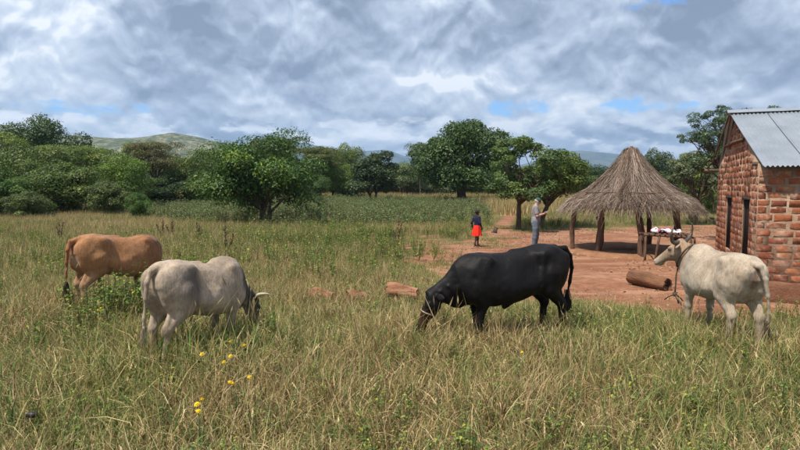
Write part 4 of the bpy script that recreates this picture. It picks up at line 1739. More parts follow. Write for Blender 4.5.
px_tree('airy_tree', 'thin airy tree between the thatched roof and the brick house', 'tree', 697, 31.0, 152, 58, 198, L_GREY, 34, 10500, 0.11,
        'sparse', 106, fork=1.1, r=0.075, clump=0.17, n_limb=18)
px_tree('airy_tree', 'tall loose dark tree rising behind the brick house roof', 'tree', 730, 21.5, 104, 86, 168, L_BLUE, 120, 26000, 0.062,
        'sparse', 107, fork=2.0, r=0.065, clump=0.105, n_limb=60)

# background: shared crowns and trunks, one thing per tree
KIT = {}


def kit(kind, v):
    key = (kind, v)
    if key in KIT:
        return KIT[key]
    rng = np.random.default_rng(500 + 17 * v + sum(map(ord, kind)))
    if kind == 'thicket':
        cs, V, Q, T = make_crown(rng, 6.0, 4.2, 0.05, 46, 26000, 0.15, 'thicket', 0.5, 0.14)
        fz, r, st = 0.5, 0.10, 3
    elif kind == 'acacia':
        cs, V, Q, T = make_crown(rng, 6.0, 4.6, 2.5, 40, 20000, 0.13, 'flat', 0.4, 0.17)
        fz, r, st = 1.7, 0.11, 1
    elif kind == 'bushy':
        cs, V, Q, T = make_crown(rng, 6.0, 5.0, 0.9, 46, 24000, 0.16, 'round', 0.5, 0.17)
        fz, r, st = 1.0, 0.15, 2
    else:
        cs, V, Q, T = make_crown(rng, 6.0, 5.4, 1.2, 40, 15000, 0.15, 'sparse', 0.45, 0.17)
        fz, r, st = 1.4, 0.11, 2
    KIT[key] = (trunk_mesh(rng, cs, fz, r, (0, 0), st, 16), fast_mesh('crown', V, Q, None, False, {'tint': T}), 6.0, {'thicket': 4.2, 'acacia': 4.6, 'bushy': 5.0, 'open': 5.4}[kind])
    return KIT[key]


def bg_tree(name, label, px, D, top, wpx, kind, mat, v=0, rz=0.0, group='trees and thickets along the edge of the fields', cat='tree'):
    tr, cr, W0, H0 = kit(kind, v)
    x = xat(px, D)
    root = thing(name, label, cat, (x, D, float(ground_z(x, D)) - 0.05), rz, group)
    sx, sz = wpx / F_PX * D / W0, zat(top, D) / H0
    root.scale = (sx, sx, sz)
    link('trunk', tr, root)
    me = CR.get((cr.name, mat.name))
    if me is None:
        me = cr.copy()
        me.materials.clear()
        me.materials.append(mat)
        CR[(cr.name, mat.name)] = me
    link('crown', me, root)
    return root


CR = {}
G1 = 'trees and thickets along the edge of the fields'
BG = [
    # left thicket, front row
    ('leafy_thicket', 'dense bright green thicket at the left edge of the picture, nearest row', -14, 36, 170, 84, 'thicket', L_LIGHT, 0, 0.3),
    ('leafy_thicket', 'wide dark green thicket directly behind the brown cow', 62, 40, 166, 96, 'thicket', L_MID, 1, 1.2),
    ('leafy_thicket', 'mid green bush closing the right end of the front thicket row', 106, 38, 183, 60, 'thicket', L_MID, 2, 2.0),
    ('leafy_thicket', 'low round bush at the foot of the left thicket', 30, 35, 193, 54, 'thicket', L_MID, 1, 4.1),
    ('leafy_bush', 'yellow-green young bush growing out of brown stalks right of the thicket', 138, 34.5, 194, 30, 'thicket', L_LIGHT, 2, 0.9),
    # left, second row
    ('acacia_tree', 'feathery light crown rising at the far left', 8, 50, 138, 90, 'open', L_ACACIA, 0, 0.0),
    ('acacia_tree', 'wide light acacia crown above the middle of the left thicket', 88, 54, 146, 100, 'acacia', L_ACACIA, 1, 2.2),
    ('thorn_tree', 'rounded green tree between the two wide acacia crowns', 52, 47, 141, 76, 'bushy', L_MID, 0, 1.0),
    ('thorn_tree', 'green tree filling the gap right of the wide acacia crown', 122, 48, 157, 62, 'bushy', L_MID, 1, 2.7),
    ('thorn_tree', 'dark leafy tree crowding the left edge behind the bright thicket', -40, 45, 146, 90, 'bushy', L_MID, 1, 0.4),
    # left, third row
    ('dark_tree', 'dark rounded treetop standing highest above the left thicket', 44, 72, 121.5, 84, 'bushy', L_DARK, 1, 0.6),
    ('acacia_tree', 'acacia with rusty branches showing through its crown', 156, 60, 141, 54, 'acacia', L_RUST, 1, 1.1),
    ('thorn_tree', 'pale green tree just left of the rusty acacia', 122, 62, 146, 50, 'open', L_ACACIA, 0, 2.0),
    ('thorn_tree', 'green bushy tree right of the rusty acacia, left of the mango tree', 190, 64, 153, 58, 'bushy', L_MID, 0, 3.3),
    ('thorn_tree', 'flat pale crown half hidden behind the mango tree on its left', 216, 70, 150, 54, 'acacia', L_ACACIA, 0, 3.9),
    ('leafy_thicket', 'shady thicket under the rusty acacia', 160, 58, 177, 68, 'thicket', L_DARK, 0, 0.2),
    ('leafy_thicket', 'shady thicket touching the mango tree from the left', 205, 60, 180, 60, 'thicket', L_MID, 2, 5.2),
    # centre
    ('acacia_tree', 'flat topped acacia showing above the mango tree crown', 278, 62, 136, 62, 'acacia', L_ACACIA, 1, 0.5),
    ('acacia_tree', 'slender flat acacia in the gap right of the mango tree', 320, 84, 146, 48, 'acacia', L_ACACIA, 0, 1.9),
    ('thorn_tree', 'olive tree behind the slender acacia', 345, 92, 147, 44, 'bushy', L_ACACIA, 1, 0.9),
    ('thorn_tree', 'grey green bushy tree between the mango tree and the small round tree', 333, 86, 161, 46, 'bushy', L_MID, 0, 4.6),
    ('leafy_thicket', 'yellowish thicket behind the right side of the mango tree', 312, 80, 174, 40, 'thicket', L_LIGHT, 1, 2.3),
    ('leafy_thicket', 'low dark scrub left of the small round tree', 346, 90, 178, 44, 'thicket', L_MID, 2, 1.4),
    ('thorn_tree', 'dull green tree filling the gap right of the small round tree', 404, 98, 164, 48, 'bushy', L_GREY, 1, 0.1),
    ('acacia_tree', 'thin acacia peeping out at the left shoulder of the tallest tree', 420, 94, 143, 30, 'acacia', L_GREY, 1, 3.5),
    ('leafy_thicket', 'pale thicket at the left foot of the tallest tree', 424, 104, 176, 52, 'thicket', L_GREY, 0, 3.0),
    ('thorn_tree', 'green tree between the tallest tree and the light green yard tree', 505, 100, 168, 46, 'bushy', L_MID, 0, 5.5),
    ('leafy_thicket', 'low hedge-like thicket under the light green yard tree', 488, 110, 178, 60, 'thicket', L_MID, 1, 0.8),
    # right
    ('thorn_tree', 'low dark tree behind the leaning tree', 566, 95, 163, 52, 'bushy', L_MID, 1, 1.5),
    ('thorn_tree', 'low tree seen left of the thatched roof', 590, 105, 164, 48, 'bushy', L_DARK, 0, 2.5),
    ('leafy_thicket', 'dark thicket seen under the left eave of the thatched roof', 600, 110, 174, 66, 'thicket', L_DARK, 1, 2.2),
    ('thorn_tree', 'dark crown behind the right slope of the thatched roof', 652, 58, 152, 46, 'bushy', L_DARK, 1, 0.2),
    ('thorn_tree', 'lighter crown next to the dark one behind the thatched roof', 676, 64, 156, 44, 'open', L_MID, 0, 1.2),
    ('leafy_thicket', 'long thicket behind the shelter posts', 650, 90, 176, 84, 'thicket', L_MID, 2, 0.7),
    ('leafy_thicket', 'thicket in front of the airy tree, beside the house wall', 704, 44, 176, 50, 'thicket', L_MID, 0, 0.6),
    ('thorn_tree', 'green tree behind the left corner of the brick house', 716, 40, 158, 54, 'open', L_MID, 0, 4.4),
    ('thorn_tree', 'large tree hidden mostly by the brick house', 772, 46, 146, 80, 'bushy', L_MID, 0, 0.4),
    ('thorn_tree', 'tree beyond the right edge of the picture', 850, 50, 150, 90, 'bushy', L_DARK, 1, 1.4),
]
for b in BG:
    bg_tree(*b, group=G1, cat='bush' if 'thicket' in b[0] or 'bush' in b[0] else 'tree')


def far_wood():
    """the far-off wood that closes the plain: one mass of crowns"""
    rng = np.random.default_rng(77)
    vs = []
    for (kind, mat) in (('thicket', L_MID), ('bushy', L_MID), ('thicket', L_GREY), ('acacia', L_ACACIA), ('bushy', L_DARK)):
        tr, cr, W0, H0 = kit(kind, 0)
        me = cr.copy()
        me.materials.clear()
        me.materials.append(mat)
        vs.append(me)
    x, y, s, k = [], [], [], []
    for i in range(1500):
        D = rng.uniform(112, 620) if i > 420 else rng.uniform(112, 150)
        X = rng.uniform(-0.95, 0.95) * D
        x.append(X)
        y.append(D)
        s.append(rng.uniform(0.75, 1.25))
        k.append(rng.integers(0, 5))
    s = np.array(s)
    pts = np.stack([x, y, np.full(len(x), -0.1)], 1)
    scatter('woodland', vs, pts, np.stack([s * 1.5, s * 1.5, s * 1.02], 1), rng.uniform(0, 6.28, len(x)), k, 'dark far-off woodland closing the plain below the hills', 0.0, 6)


far_wood()

# ----------------------------------------------------------------------------
# cattle
# ----------------------------------------------------------------------------
def hide_mat(name, rough=0.65, sheen=0.25, spec=0.25, b=0.25):
    def fn(t, m):
        c = t.n('ShaderNodeAttribute', attribute_name='Col').outputs['Color']
        co = t.n('ShaderNodeTexCoord').outputs['Object']
        n1 = t.noise(co, 4.0, 5, 0.65)
        n2 = t.noise(t.vmath('MULTIPLY', co, (1, 1, 0.22)).outputs[0], 45.0, 4, 0.7)
        n3 = t.noise(co, 1.9, 4, 0.6)
        c = t.mix(t.smooth(n3, 0.42, 0.62, 0, 0.35), c, t.mix(1.0, c, (0.70, 0.62, 0.54), 'MULTIPLY'))
        c = t.mix(t.smooth(n1, 0.38, 0.66, 0, 0.45), c, t.mix(1.0, c, (0.62, 0.56, 0.50), 'MULTIPLY'))
        c = t.mix(t.smooth(n2, 0.42, 0.62, 0, 0.5), c, t.mix(1.0, c, (0.55, 0.5, 0.45), 'MULTIPLY'))
        h = t.math('ADD', t.math('MULTIPLY', n2, 0.5), t.math('MULTIPLY', t.noise(co, 9.0, 4, 0.6), 0.7))
        pbr(t, c, rough, bump(t, h, b, 0.02), spec=spec, sheen=sheen)
    return material(name, fn)


def sstep(x, a, b):
    t = np.clip((x - a) / (b - a), 0, 1)
    return t * t * (3 - 2 * t)


def lerpc(c, d, m):
    return c * (1 - m[:, None]) + np.array(d)[None, :] * m[:, None]


M_HORN = material('horn', noisy((0.035, 0.028, 0.022), (0.16, 0.12, 0.085), 9.0, 0.45, spec=0.4))
M_HORNP = material('pale_horn', noisy((0.28, 0.22, 0.15), (0.5, 0.42, 0.31), 9.0, 0.45, spec=0.4))
M_EYE = material('eye', lambda t, m: pbr(t, (0.008, 0.006, 0.005), 0.15, spec=0.6))
M_TUFTB = material('dark_hair', noisy((0.012, 0.010, 0.009), (0.035, 0.028, 0.022), 12.0, 0.8))
M_TUFTG = material('pale_hair', noisy((0.16, 0.12, 0.085), (0.36, 0.29, 0.22), 12.0, 0.85))
M_TUFTBR = material('brown_hair', noisy((0.04, 0.028, 0.020), (0.13, 0.09, 0.06), 12.0, 0.85))
M_ROPE = material('rope', noisy((0.05, 0.038, 0.026), (0.13, 0.10, 0.07), 40.0, 0.95))
M_ROPEP = material('pale_rope', noisy((0.22, 0.17, 0.12), (0.42, 0.35, 0.27), 40.0, 0.95))


def cow(label, loc, rz, colour, pose, hide, scale=1.0, hump=0.10, legs=(0, 0, 0, 0), horns=None, tail='hang', seed=0, male=False, group=None, thin=1.0, head_yaw=0.0, pitch=0.0,
        h=0.0135, tuft=1.0, tuft_mat=None, ):
    """x forward, y left, z up; hind quarters round x=-0.6, chest at 0.5. legs: fore-aft swing of LF, RF, LH, RH"""
    s = SDF((-1.05, -0.62, -0.06), (1.55, 0.62, 1.62), h)
    I = np.eye(3)
    # trunk
    s.loft((0, 0, 0), I, [-0.80, -0.74, -0.62, -0.46, -0.25, 0.0, 0.22, 0.40, 0.54, 0.64],
           [1.04, 1.125, 1.19, 1.215, 1.175, 1.155, 1.165, 1.19, 1.165, 1.08],
           [0.92, 0.80, 0.70, 0.66, 0.585, 0.535, 0.53, 0.56, 0.63, 0.74],
           [0.075, 0.15, 0.205, 0.235 * thin, 0.265 * thin, 0.285 * thin, 0.265 * thin, 0.215, 0.165, 0.11], egg=0.26, p=2.25, k=0.03)
    # hip bones, pin bones, spine
    for sg in (1, -1):
        s.ell((-0.42, sg * 0.185, 1.105), (0.07, 0.035, 0.05), 0.12)
        s.ell((-0.76, sg * 0.095, 1.02), (0.06, 0.045, 0.06), 0.05)
        # thigh and stifle muscle
        s.ell((-0.60, sg * 0.128, 0.90), (0.19, 0.09, 0.27), 0.12)
        s.ell((-0.47, sg * 0.165, 0.76), (0.12, 0.055, 0.16), 0.10)
        # hollow before the hip
        s.ell((-0.27, sg * 0.365, 1.0), (0.16, 0.12, 0.14), 0.16, op='sub')
        # bony edges: hip to pin bone, hip to stifle, short ribs behind the last rib
        s.cap((-0.44, sg * 0.195, 1.125), (-0.72, sg * 0.105, 1.06), 0.022, 0.022, 0.045)
        s.cap((-0.42, sg * 0.205, 1.10), (-0.36, sg * 0.235 * thin, 0.74), 0.018, 0.022, 0.045)
        s.cap((0.27, sg * 0.185, 1.10), (0.47, sg * 0.185, 0.74), 0.016, 0.022, 0.05)
        # shoulder blade and upper arm
        s.ell((0.38, sg * 0.145, 0.93), (0.14, 0.06, 0.23), 0.13, M=[[0.94, 0, 0.34], [0, 1, 0], [-0.34, 0, 0.94]])
        s.ell((0.42, sg * 0.145, 0.76), (0.10, 0.07, 0.13), 0.09)
    s.cap((-0.70, 0, 1.165), (-0.1, 0, 1.165), 0.022, 0.02, 0.05)
    # hump over the shoulders
    if hump:
        s.ell((0.36, 0, 1.12 + hump * 0.45), (0.20, 0.075, 0.085 + hump * 0.45), 0.11, M=[[0.97, 0, -0.22], [0, 1, 0], [0.22, 0, 0.97]])
    # neck and head
    sh = np.array([0.42, 0, 0.97])
    if pose == 'graze':
        poll = np.array([0.88, 0.03, 0.66])
        hd = nrm((0.22, 0.02, -0.95))
        upn = (0.93, 0, 0.30)
    elif pose == 'low':
        poll = np.array([0.92, -0.04, 0.74])
        hd = nrm((0.42, -0.10, -0.88))
        upn = (0.82, 0, 0.52)
    else:
        poll = np.array([0.72, 0.14, 1.19])
        hd = nrm((0.60, 0.48, -0.64))
        upn = (0.50, 0.40, 0.77)
    if head_yaw:
        c_, s_ = math.cos(head_yaw), math.sin(head_yaw)
        rot = np.array([[c_, -s_, 0], [s_, c_, 0], [0, 0, 1]])
        poll = sh + np.array([[math.cos(head_yaw * 0.6), -math.sin(head_yaw * 0.6), 0], [math.sin(head_yaw * 0.6), math.cos(head_yaw * 0.6), 0], [0, 0, 1]]) @ (poll - sh)
        hd, upn = rot @ hd, rot @ np.array(upn)
    nb = sh + np.array([0.02, 0, 0.0])
    NM = frame_from(nb, poll, (0, 0, 1) if abs(nrm(poll - nb)[2]) < 0.9 else (1, 0, 0))
    Ln = np.linalg.norm(poll - nb)
    s.loft(nb, NM, [-0.08, 0.08, Ln * 0.45, Ln * 0.8, Ln + 0.05], [0.15, 0.185, 0.135, 0.10, 0.085], [-0.24, -0.27, -0.215, -0.145, -0.10],
           [0.15, 0.14, 0.095, 0.075, 0.07], egg=0.10, k=0.07)
    # dewlap
    s.ell(tuple(np.array([0.60, 0, 0.70])), (0.13, 0.022, 0.13), 0.06)
    s.ell(tuple(nb + (poll - nb) * 0.45 - NM[2] * 0.20), (0.15, 0.018, 0.075), 0.06, M=NM)
    for q in range(4):      # folds of skin across the throat side
        a_ = 0.22 + 0.2 * q
        for sg in (1, -1):
            s.cap(nb + (poll - nb) * a_ + NM[1] * sg * 0.085 + NM[2] * 0.02, nb + (poll - nb) * (a_ - 0.08) + NM[1] * sg * 0.06 - NM[2] * 0.16, 0.012, 0.012, 0.035)
    # head
    HM = frame_from((0, 0, 0), hd, upn)
    ho = poll - hd * 0.03 + HM[2] * 0.0
    s.loft(ho, HM, [-0.05, 0.03, 0.13, 0.22, 0.32, 0.40, 0.455, 0.49], [0.045, 0.068, 0.066, 0.056, 0.048, 0.046, 0.040, 0.022],
           [-0.05, -0.105, -0.145, -0.125, -0.075, -0.058, -0.052, -0.035], [0.060, 0.088, 0.094, 0.074, 0.053, 0.056, 0.060, 0.040], p=2.4, k=0.03)
    hp = lambda u, l, v: ho + HM[0] * u + HM[1] * l + HM[2] * v
    for sg in (1, -1):
        s.ell(hp(0.135, sg * 0.082, 0.028), (0.034, 0.020, 0.026), 0.02, M=HM)          # brow
        s.ell(hp(0.12, sg * 0.075, -0.06), (0.07, 0.025, 0.05), 0.03, M=HM)             # cheek
        s.ell(hp(0.455, sg * 0.030, 0.022), (0.022, 0.022, 0.018), 0.015, M=HM)         # nostril wing
        s.ell(hp(0.468, sg * 0.035, 0.020), (0.012, 0.008, 0.009), 0.006, M=HM, op='sub')
        # ear, held out sideways and a little down
        e0, e1 = hp(0.015, sg * 0.07, -0.005), hp(-0.015, sg * 0.235, -0.055)
        ex = nrm(e1 - e0)
        ez = nrm(np.cross(ex, HM[0]))
        ey = np.cross(ez, ex)
        s.ell((e0 + e1) / 2, (0.098, 0.042, 0.014), 0.015, M=[ex, ey, ez])
    s.cap(hp(0.40, 0, -0.062), hp(0.44, 0, -0.062), 0.026, 0.02, 0.02)
    # legs
    lf, rf, lh, rh = legs
    for sg, sw in ((1, lf), (-1, rf)):
        y = sg * 0.135
        s.chain([(0.42, sg * 0.15, 0.80), (0.365, y + sg * 0.012, 0.64), (0.385 + sw * 0.5, y, 0.375), (0.375 + sw * 0.85, y, 0.13), (0.41 + sw, y, 0.06)],
                [0.092, 0.072, 0.046, 0.030, 0.036], 0.035)
        s.ell((0.39 + sw * 0.5, y, 0.365), (0.046, 0.042, 0.055), 0.02)
        s.ell((0.385 + sw * 0.88, y, 0.125), (0.038, 0.036, 0.036), 0.02)
        s.cap((0.415 + sw, y, 0.05), (0.43 + sw, y, 0.012), 0.040, 0.048, 0.015)
    for sg, sw in ((1, lh), (-1, rh)):
        y = sg * 0.135
        s.chain([(-0.52, sg * 0.155, 0.86), (-0.475 + sw * 0.2, sg * 0.165, 0.68), (-0.655 + sw * 0.6, y, 0.455), (-0.625 + sw * 0.9, y, 0.14), (-0.585 + sw, y, 0.06)],
                [0.135, 0.095, 0.048, 0.031, 0.036], 0.04)
        s.cap((-0.685 + sw * 0.6, y, 0.50), (-0.625 + sw * 0.3, y, 0.66), 0.024, 0.030, 0.03)      # tendon above the hock
        s.ell((-0.655 + sw * 0.6, y, 0.455), (0.050, 0.040, 0.060), 0.02)
        s.ell((-0.62 + sw * 0.9, y, 0.135), (0.039, 0.036, 0.037), 0.02)
        s.cap((-0.58 + sw, y, 0.05), (-0.562 + sw, y, 0.012), 0.040, 0.048, 0.015)
    # tail
    if tail == 'hang':
        tp = [(-0.74, 0, 1.125), (-0.83, 0, 1.10), (-0.875, 0.0, 0.98), (-0.88, 0.01, 0.80), (-0.875, 0.02, 0.60), (-0.87, 0.02, 0.46)]
    elif tail == 'swing':
        tp = [(-0.74, 0, 1.125), (-0.84, -0.01, 1.12), (-0.93, -0.03, 1.02), (-0.965, -0.05, 0.86), (-0.93, -0.06, 0.68), (-0.89, -0.07, 0.52)]
    else:
        tp = [(-0.74, 0, 1.125), (-0.83, -0.03, 1.09), (-0.87, -0.08, 0.95), (-0.885, -0.11, 0.75), (-0.88, -0.13, 0.55), (-0.87, -0.12, 0.40)]
    s.chain(tp, [0.040, 0.036, 0.026, 0.020, 0.017, 0.016], 0.02)
    if male:
        s.cap((-0.05, 0, 0.56), (0.03, 0, 0.495), 0.05, 0.028, 0.05)
        s.ell((-0.50, 0, 0.62), (0.07, 0.055, 0.085), 0.03)
    else:
        s.ell((-0.48, 0, 0.66), (0.12, 0.10, 0.07), 0.05)
    s.rough([(0.13, 0.0035), (0.055, 0.0022)], seed)
    V, Q = s.mesh_arrays()
    C = colour(V, dict(poll=poll, hp=hp, HM=HM, ho=ho, NM=NM, nb=nb, Ln=Ln))
    root = thing('cow' if not male else 'bull', label, 'cow' if not male else 'bull', (loc[0], loc[1], float(ground_z(*loc)) - 0.015), rz, group)
    root.scale = (scale,) * 3
    root.rotation_euler = (0, R(pitch), rz)
    link('body', fast_mesh('body', V, Q, hide, True, {'Col': C}), root)
    # eyes
    for sg in (1, -1):
        m = SDF(hp(0.14, sg * 0.092, 0.0) - 0.03, hp(0.14, sg * 0.092, 0.0) + 0.03, 0.003)
        m.ell(hp(0.14, sg * 0.088, 0.002), (0.020, 0.012, 0.015), 0.002, M=HM)
        v, q = m.mesh_arrays()
        link('eye', fast_mesh('eye', v, q, M_EYE, True), root)
    # tail tuft: hair
    rng = np.random.default_rng(seed)
    tb = np.array(tp[-1])
    mb = MB()
    mb.tube([tb + (0, 0, 0.06), tb, tb - (0, 0, 0.10), tb - (0, 0, 0.22 * tuft)], [0.018, 0.026 * tuft, 0.024 * tuft, 0.005], 8)
    for i in range(90):
        a = rng.random() * 6.28
        r = rng.uniform(0.005, 0.028 * tuft)
        o = np.array([math.cos(a) * r, math.sin(a) * r, 0])
        st = tb + o + np.array([0, 0, rng.uniform(-0.06, 0.07)])
        mb.tube([st, st + o * 0.8 - (0, 0, 0.09), st + o * 1.0 + rng.normal(0, 0.008, 3) - (0, 0, rng.uniform(0.15, 0.24) * tuft)], [0.004, 0.003, 0.001], 4, cap=False)
    mb.obj('tail_tuft', tuft_mat or M_TUFTB, root, True)
    # hooves
    for (x, sg, base) in ((0.425 + lf, 1, 0), (0.425 + rf, -1, 0), (-0.567 + lh, 1, 0), (-0.567 + rh, -1, 0)):
        mb = MB()
        for q in (-1, 1):
            y0 = sg * 0.135 + q * 0.024
            mb.tube([(x - 0.012, y0, 0.062), (x + 0.004, y0, 0.03), (x + 0.016, y0, 0.0)], [0.034, 0.037, 0.041], 8, ell=0.62)
        mb.obj('hoof', M_HORN, root)
    if horns:
        for sg in (1, -1):
            pts = [hp(u, sg * l, v) for (u, l, v) in horns['pts']]
            P = []
            pa = np.array(pts)
            tt = np.linspace(0, len(pts) - 1, 14)
            for k_ in range(3):
                P.append(np.interp(tt, np.arange(len(pts)), pa[:, k_]))
            P = np.array(P).T
            P[1:-1] = (P[:-2] + 2 * P[1:-1] + P[2:]) / 4
            rad = horns['r'] * (1 - np.linspace(0, 1, 14) ** 1.4 * 0.86)
            MB().tube(P, rad, 10).obj('horn', horns['mat'], root, True)
    return root, hp


def smask(V, c, r, soft=0.6):
    d = np.sqrt((((V - np.array(c)) / np.array(r)) ** 2).sum(1))
    return 1 - sstep(d, 1 - soft, 1 + soft * 0.3)


def col_black(V, g):
    C = np.tile(np.array([0.0085, 0.0075, 0.0080]), (len(V), 1))
    m = sstep(V[:, 2], 1.02, 1.2) * 0.25
    C = lerpc(C, (0.014, 0.011, 0.011), m)
    C = lerpc(C, (0.03, 0.02, 0.017), smask(V, (-0.62, 0, 0.95), (0.2, 0.3, 0.2)) * 0.5)
    # face: a little rust brown along the nose
    U = (V - g['ho']) @ g['HM'][0]
    C = lerpc(C, (0.10, 0.045, 0.026), sstep(U, 0.16, 0.3) * (((V - g['ho']) @ g['HM'][0]) < 0.6) * (np.linalg.norm(V - g['ho'], axis=1) < 0.55) * 0.5)
    return C


def col_brown(V, g):
    C = np.tile(np.array([0.36, 0.175, 0.080]), (len(V), 1))
    C = lerpc(C, (0.19, 0.08, 0.038), sstep(V[:, 0], 0.05, 0.5) * 0.7)
    low = 1 - sstep(V[:, 2], 0.32, 0.74)
    C = lerpc(C, (0.50, 0.34, 0.22), low * 0.8 * (V[:, 0] < 0.1))
    C = lerpc(C, (0.46, 0.27, 0.15), smask(V, (-0.52, 0.2, 0.82), (0.16, 0.15, 0.18)) * 0.45)
    C = lerpc(C, (0.50, 0.36, 0.25), smask(V, (-0.74, 0, 0.72), (0.12, 0.1, 0.25)) * 0.7)
    C = lerpc(C, (0.26, 0.095, 0.036), smask(V, (-0.66, 0.18, 1.0), (0.10, 0.1, 0.09)) * 0.5)
    C = lerpc(C, (0.40, 0.22, 0.13), smask(V, (-0.4, 0, 1.2), (0.4, 0.2, 0.06)) * 0.35)
    C = lerpc(C, (0.26, 0.10, 0.045), (V[:, 0] < -0.84).astype(float) * 0.6)
    return C


def col_grey(V, g):
    C = np.tile(np.array([0.46, 0.365, 0.275]), (len(V), 1))
    n = fbm(V[:, 0] * 5, V[:, 2] * 5 + V[:, 1] * 3, 3, 3)
    C = lerpc(C, (0.26, 0.205, 0.155), sstep(n, 0.40, 0.64) * 0.55)
    for sg in (1, -1):
        C = lerpc(C, (0.15, 0.125, 0.11), smask(V, (-0.48, sg * 0.2, 0.93), (0.20, 0.22, 0.30)) * 0.9)
        C = lerpc(C, (0.10, 0.085, 0.078), smask(V, (-0.28, sg * 0.22, 1.10), (0.08, 0.07, 0.035)) * 0.6)
        C = lerpc(C, (0.30, 0.235, 0.18), smask(V, (-0.72, sg * 0.12, 0.86), (0.12, 0.10, 0.16)) * 0.55)
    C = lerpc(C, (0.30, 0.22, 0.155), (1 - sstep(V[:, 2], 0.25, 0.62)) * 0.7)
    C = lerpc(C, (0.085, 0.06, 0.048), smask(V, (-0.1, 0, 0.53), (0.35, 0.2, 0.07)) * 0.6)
    # black stripe down the front of the hump, neck and head
    a = (V - g['nb']) @ g['NM'][0]
    v = (V - g['nb']) @ g['NM'][2]
    neck = sstep(a, -0.04, 0.10) * sstep(v + 0.25 * np.clip(a, 0, 1), -0.10, 0.06) * sstep(V[:, 0], 0.36, 0.50)
    C = lerpc(C, (0.030, 0.026, 0.027), neck * 0.92)
    C = lerpc(C, (0.030, 0.026, 0.027), sstep(V[:, 0] - 0.35 * (V[:, 2] - 1.05), 0.47, 0.55) * sstep(V[:, 2], 0.80, 0.94) * 0.93)
    C = lerpc(C, (0.07, 0.06, 0.055), smask(V, (0.50, 0, 0.80), (0.14, 0.3, 0.2)) * 0.35)
    hd = (np.linalg.norm(V - (g['ho'] + g['HM'][0] * 0.22), axis=1) < 0.34) * sstep(V[:, 0], 0.75, 0.95)
    C = lerpc(C, (0.085, 0.075, 0.068), hd * 0.75)
    return C


def col_white(V, g):
    C = np.tile(np.array([0.47, 0.39, 0.30]), (len(V), 1))
    n = fbm(V[:, 0] * 4 + 3, V[:, 2] * 4 + V[:, 1] * 3, 13, 3)
    C = lerpc(C, (0.36, 0.285, 0.21), sstep(n, 0.40, 0.64) * 0.6)
    C = lerpc(C, (0.035, 0.020, 0.016), smask(V, (-0.84, 0, 1.02), (0.05, 0.030, 0.085)) * 0.95)
    C = lerpc(C, (0.20, 0.10, 0.065), smask(V, (-0.80, 0, 0.86), (0.09, 0.055, 0.18)) * 0.75)
    C = lerpc(C, (0.30, 0.22, 0.165), smask(V, (-0.62, 0.19, 0.98), (0.06, 0.1, 0.05)) * 0.5)
    C = lerpc(C, (0.27, 0.19, 0.14), smask(V, (-0.72, 0.15, 0.80), (0.09, 0.09, 0.12)) * 0.5)
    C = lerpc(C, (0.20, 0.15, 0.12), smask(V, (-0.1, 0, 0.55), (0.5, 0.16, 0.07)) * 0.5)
    C = lerpc(C, (0.42, 0.32, 0.23), (1 - sstep(V[:, 2], 0.2, 0.6)) * 0.5)
    # brown forehead, pale face and muzzle
    U = (V - g['ho']) @ g['HM'][0]
    Vv = (V - g['ho']) @ g['HM'][2]
    near = (np.linalg.norm(V - (g['ho'] + g['HM'][0] * 0.2), axis=1) < 0.38).astype(float)
    C = lerpc(C, (0.36, 0.235, 0.15), near * (1 - sstep(U, 0.26, 0.40)) * 0.75)
    C = lerpc(C, (0.085, 0.05, 0.035), near * smask(V, tuple(g['hp'](0.15, 0.08, 0.0)), (0.06, 0.05, 0.05)) * 0.8)
    C = lerpc(C, (0.14, 0.075, 0.05), near * smask(V, tuple(g['hp'](0.02, 0.0, 0.06)), (0.08, 0.10, 0.05)) * 0.8)
    C = lerpc(C, (0.62, 0.50, 0.43), near * sstep(U, 0.38, 0.44) * 0.8)
    return C


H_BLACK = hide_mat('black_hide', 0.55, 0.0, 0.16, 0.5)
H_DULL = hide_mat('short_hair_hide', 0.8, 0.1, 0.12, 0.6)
GC = 'cattle grazing in the rough grass'


def place_rear(px, D, az, sc=1.0):
    """centre of a cow whose tail root is seen at column px and distance D, heading az (radians from +X)"""
    return xat(px, D) + 0.78 * sc * math.cos(az), D + 0.78 * sc * math.sin(az)


_cw = {'pts': [(-0.01, 0.045, 0.045), (-0.035, 0.11, 0.075), (-0.03, 0.17, 0.12), (0.0, 0.195, 0.18)], 'r': 0.026, 'mat': M_HORN}
az = R(197)
bull, bhp = cow('black bull with its head down in the grass in front of the dirt yard', place_rear(567, 7.8, az, 1.09), az, col_black, 'low', H_BLACK, 1.09, hump=0.0,
                legs=(0.10, -0.10, -0.05, 0.09), horns=None, tail='swing', seed=1, male=True, group=GC, pitch=4.0)
az = R(68)
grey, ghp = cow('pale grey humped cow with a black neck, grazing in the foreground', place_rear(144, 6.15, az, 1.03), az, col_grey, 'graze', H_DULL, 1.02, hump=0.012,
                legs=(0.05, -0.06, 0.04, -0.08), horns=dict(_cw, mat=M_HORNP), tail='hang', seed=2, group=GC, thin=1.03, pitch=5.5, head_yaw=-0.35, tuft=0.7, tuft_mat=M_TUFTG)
az = R(60)
brown, brhp = cow('reddish brown cow behind leafy weeds at the far left', place_rear(68, 9.0, az, 1.08), az, col_brown, 'graze', H_DULL, 1.08, hump=0.0,
                  legs=(0.0, 0.05, 0.03, -0.08), horns=_cw, tail='hang', seed=3, group=GC, thin=1.05, pitch=3.5, head_yaw=0.7)
az = R(91)
_big = {'pts': [(0.0, 0.05, 0.03), (0.01, 0.15, 0.03), (-0.02, 0.25, 0.05), (-0.08, 0.315, 0.10), (-0.15, 0.32, 0.16), (-0.20, 0.275, 0.21)], 'r': 0.034, 'mat': M_HORN}
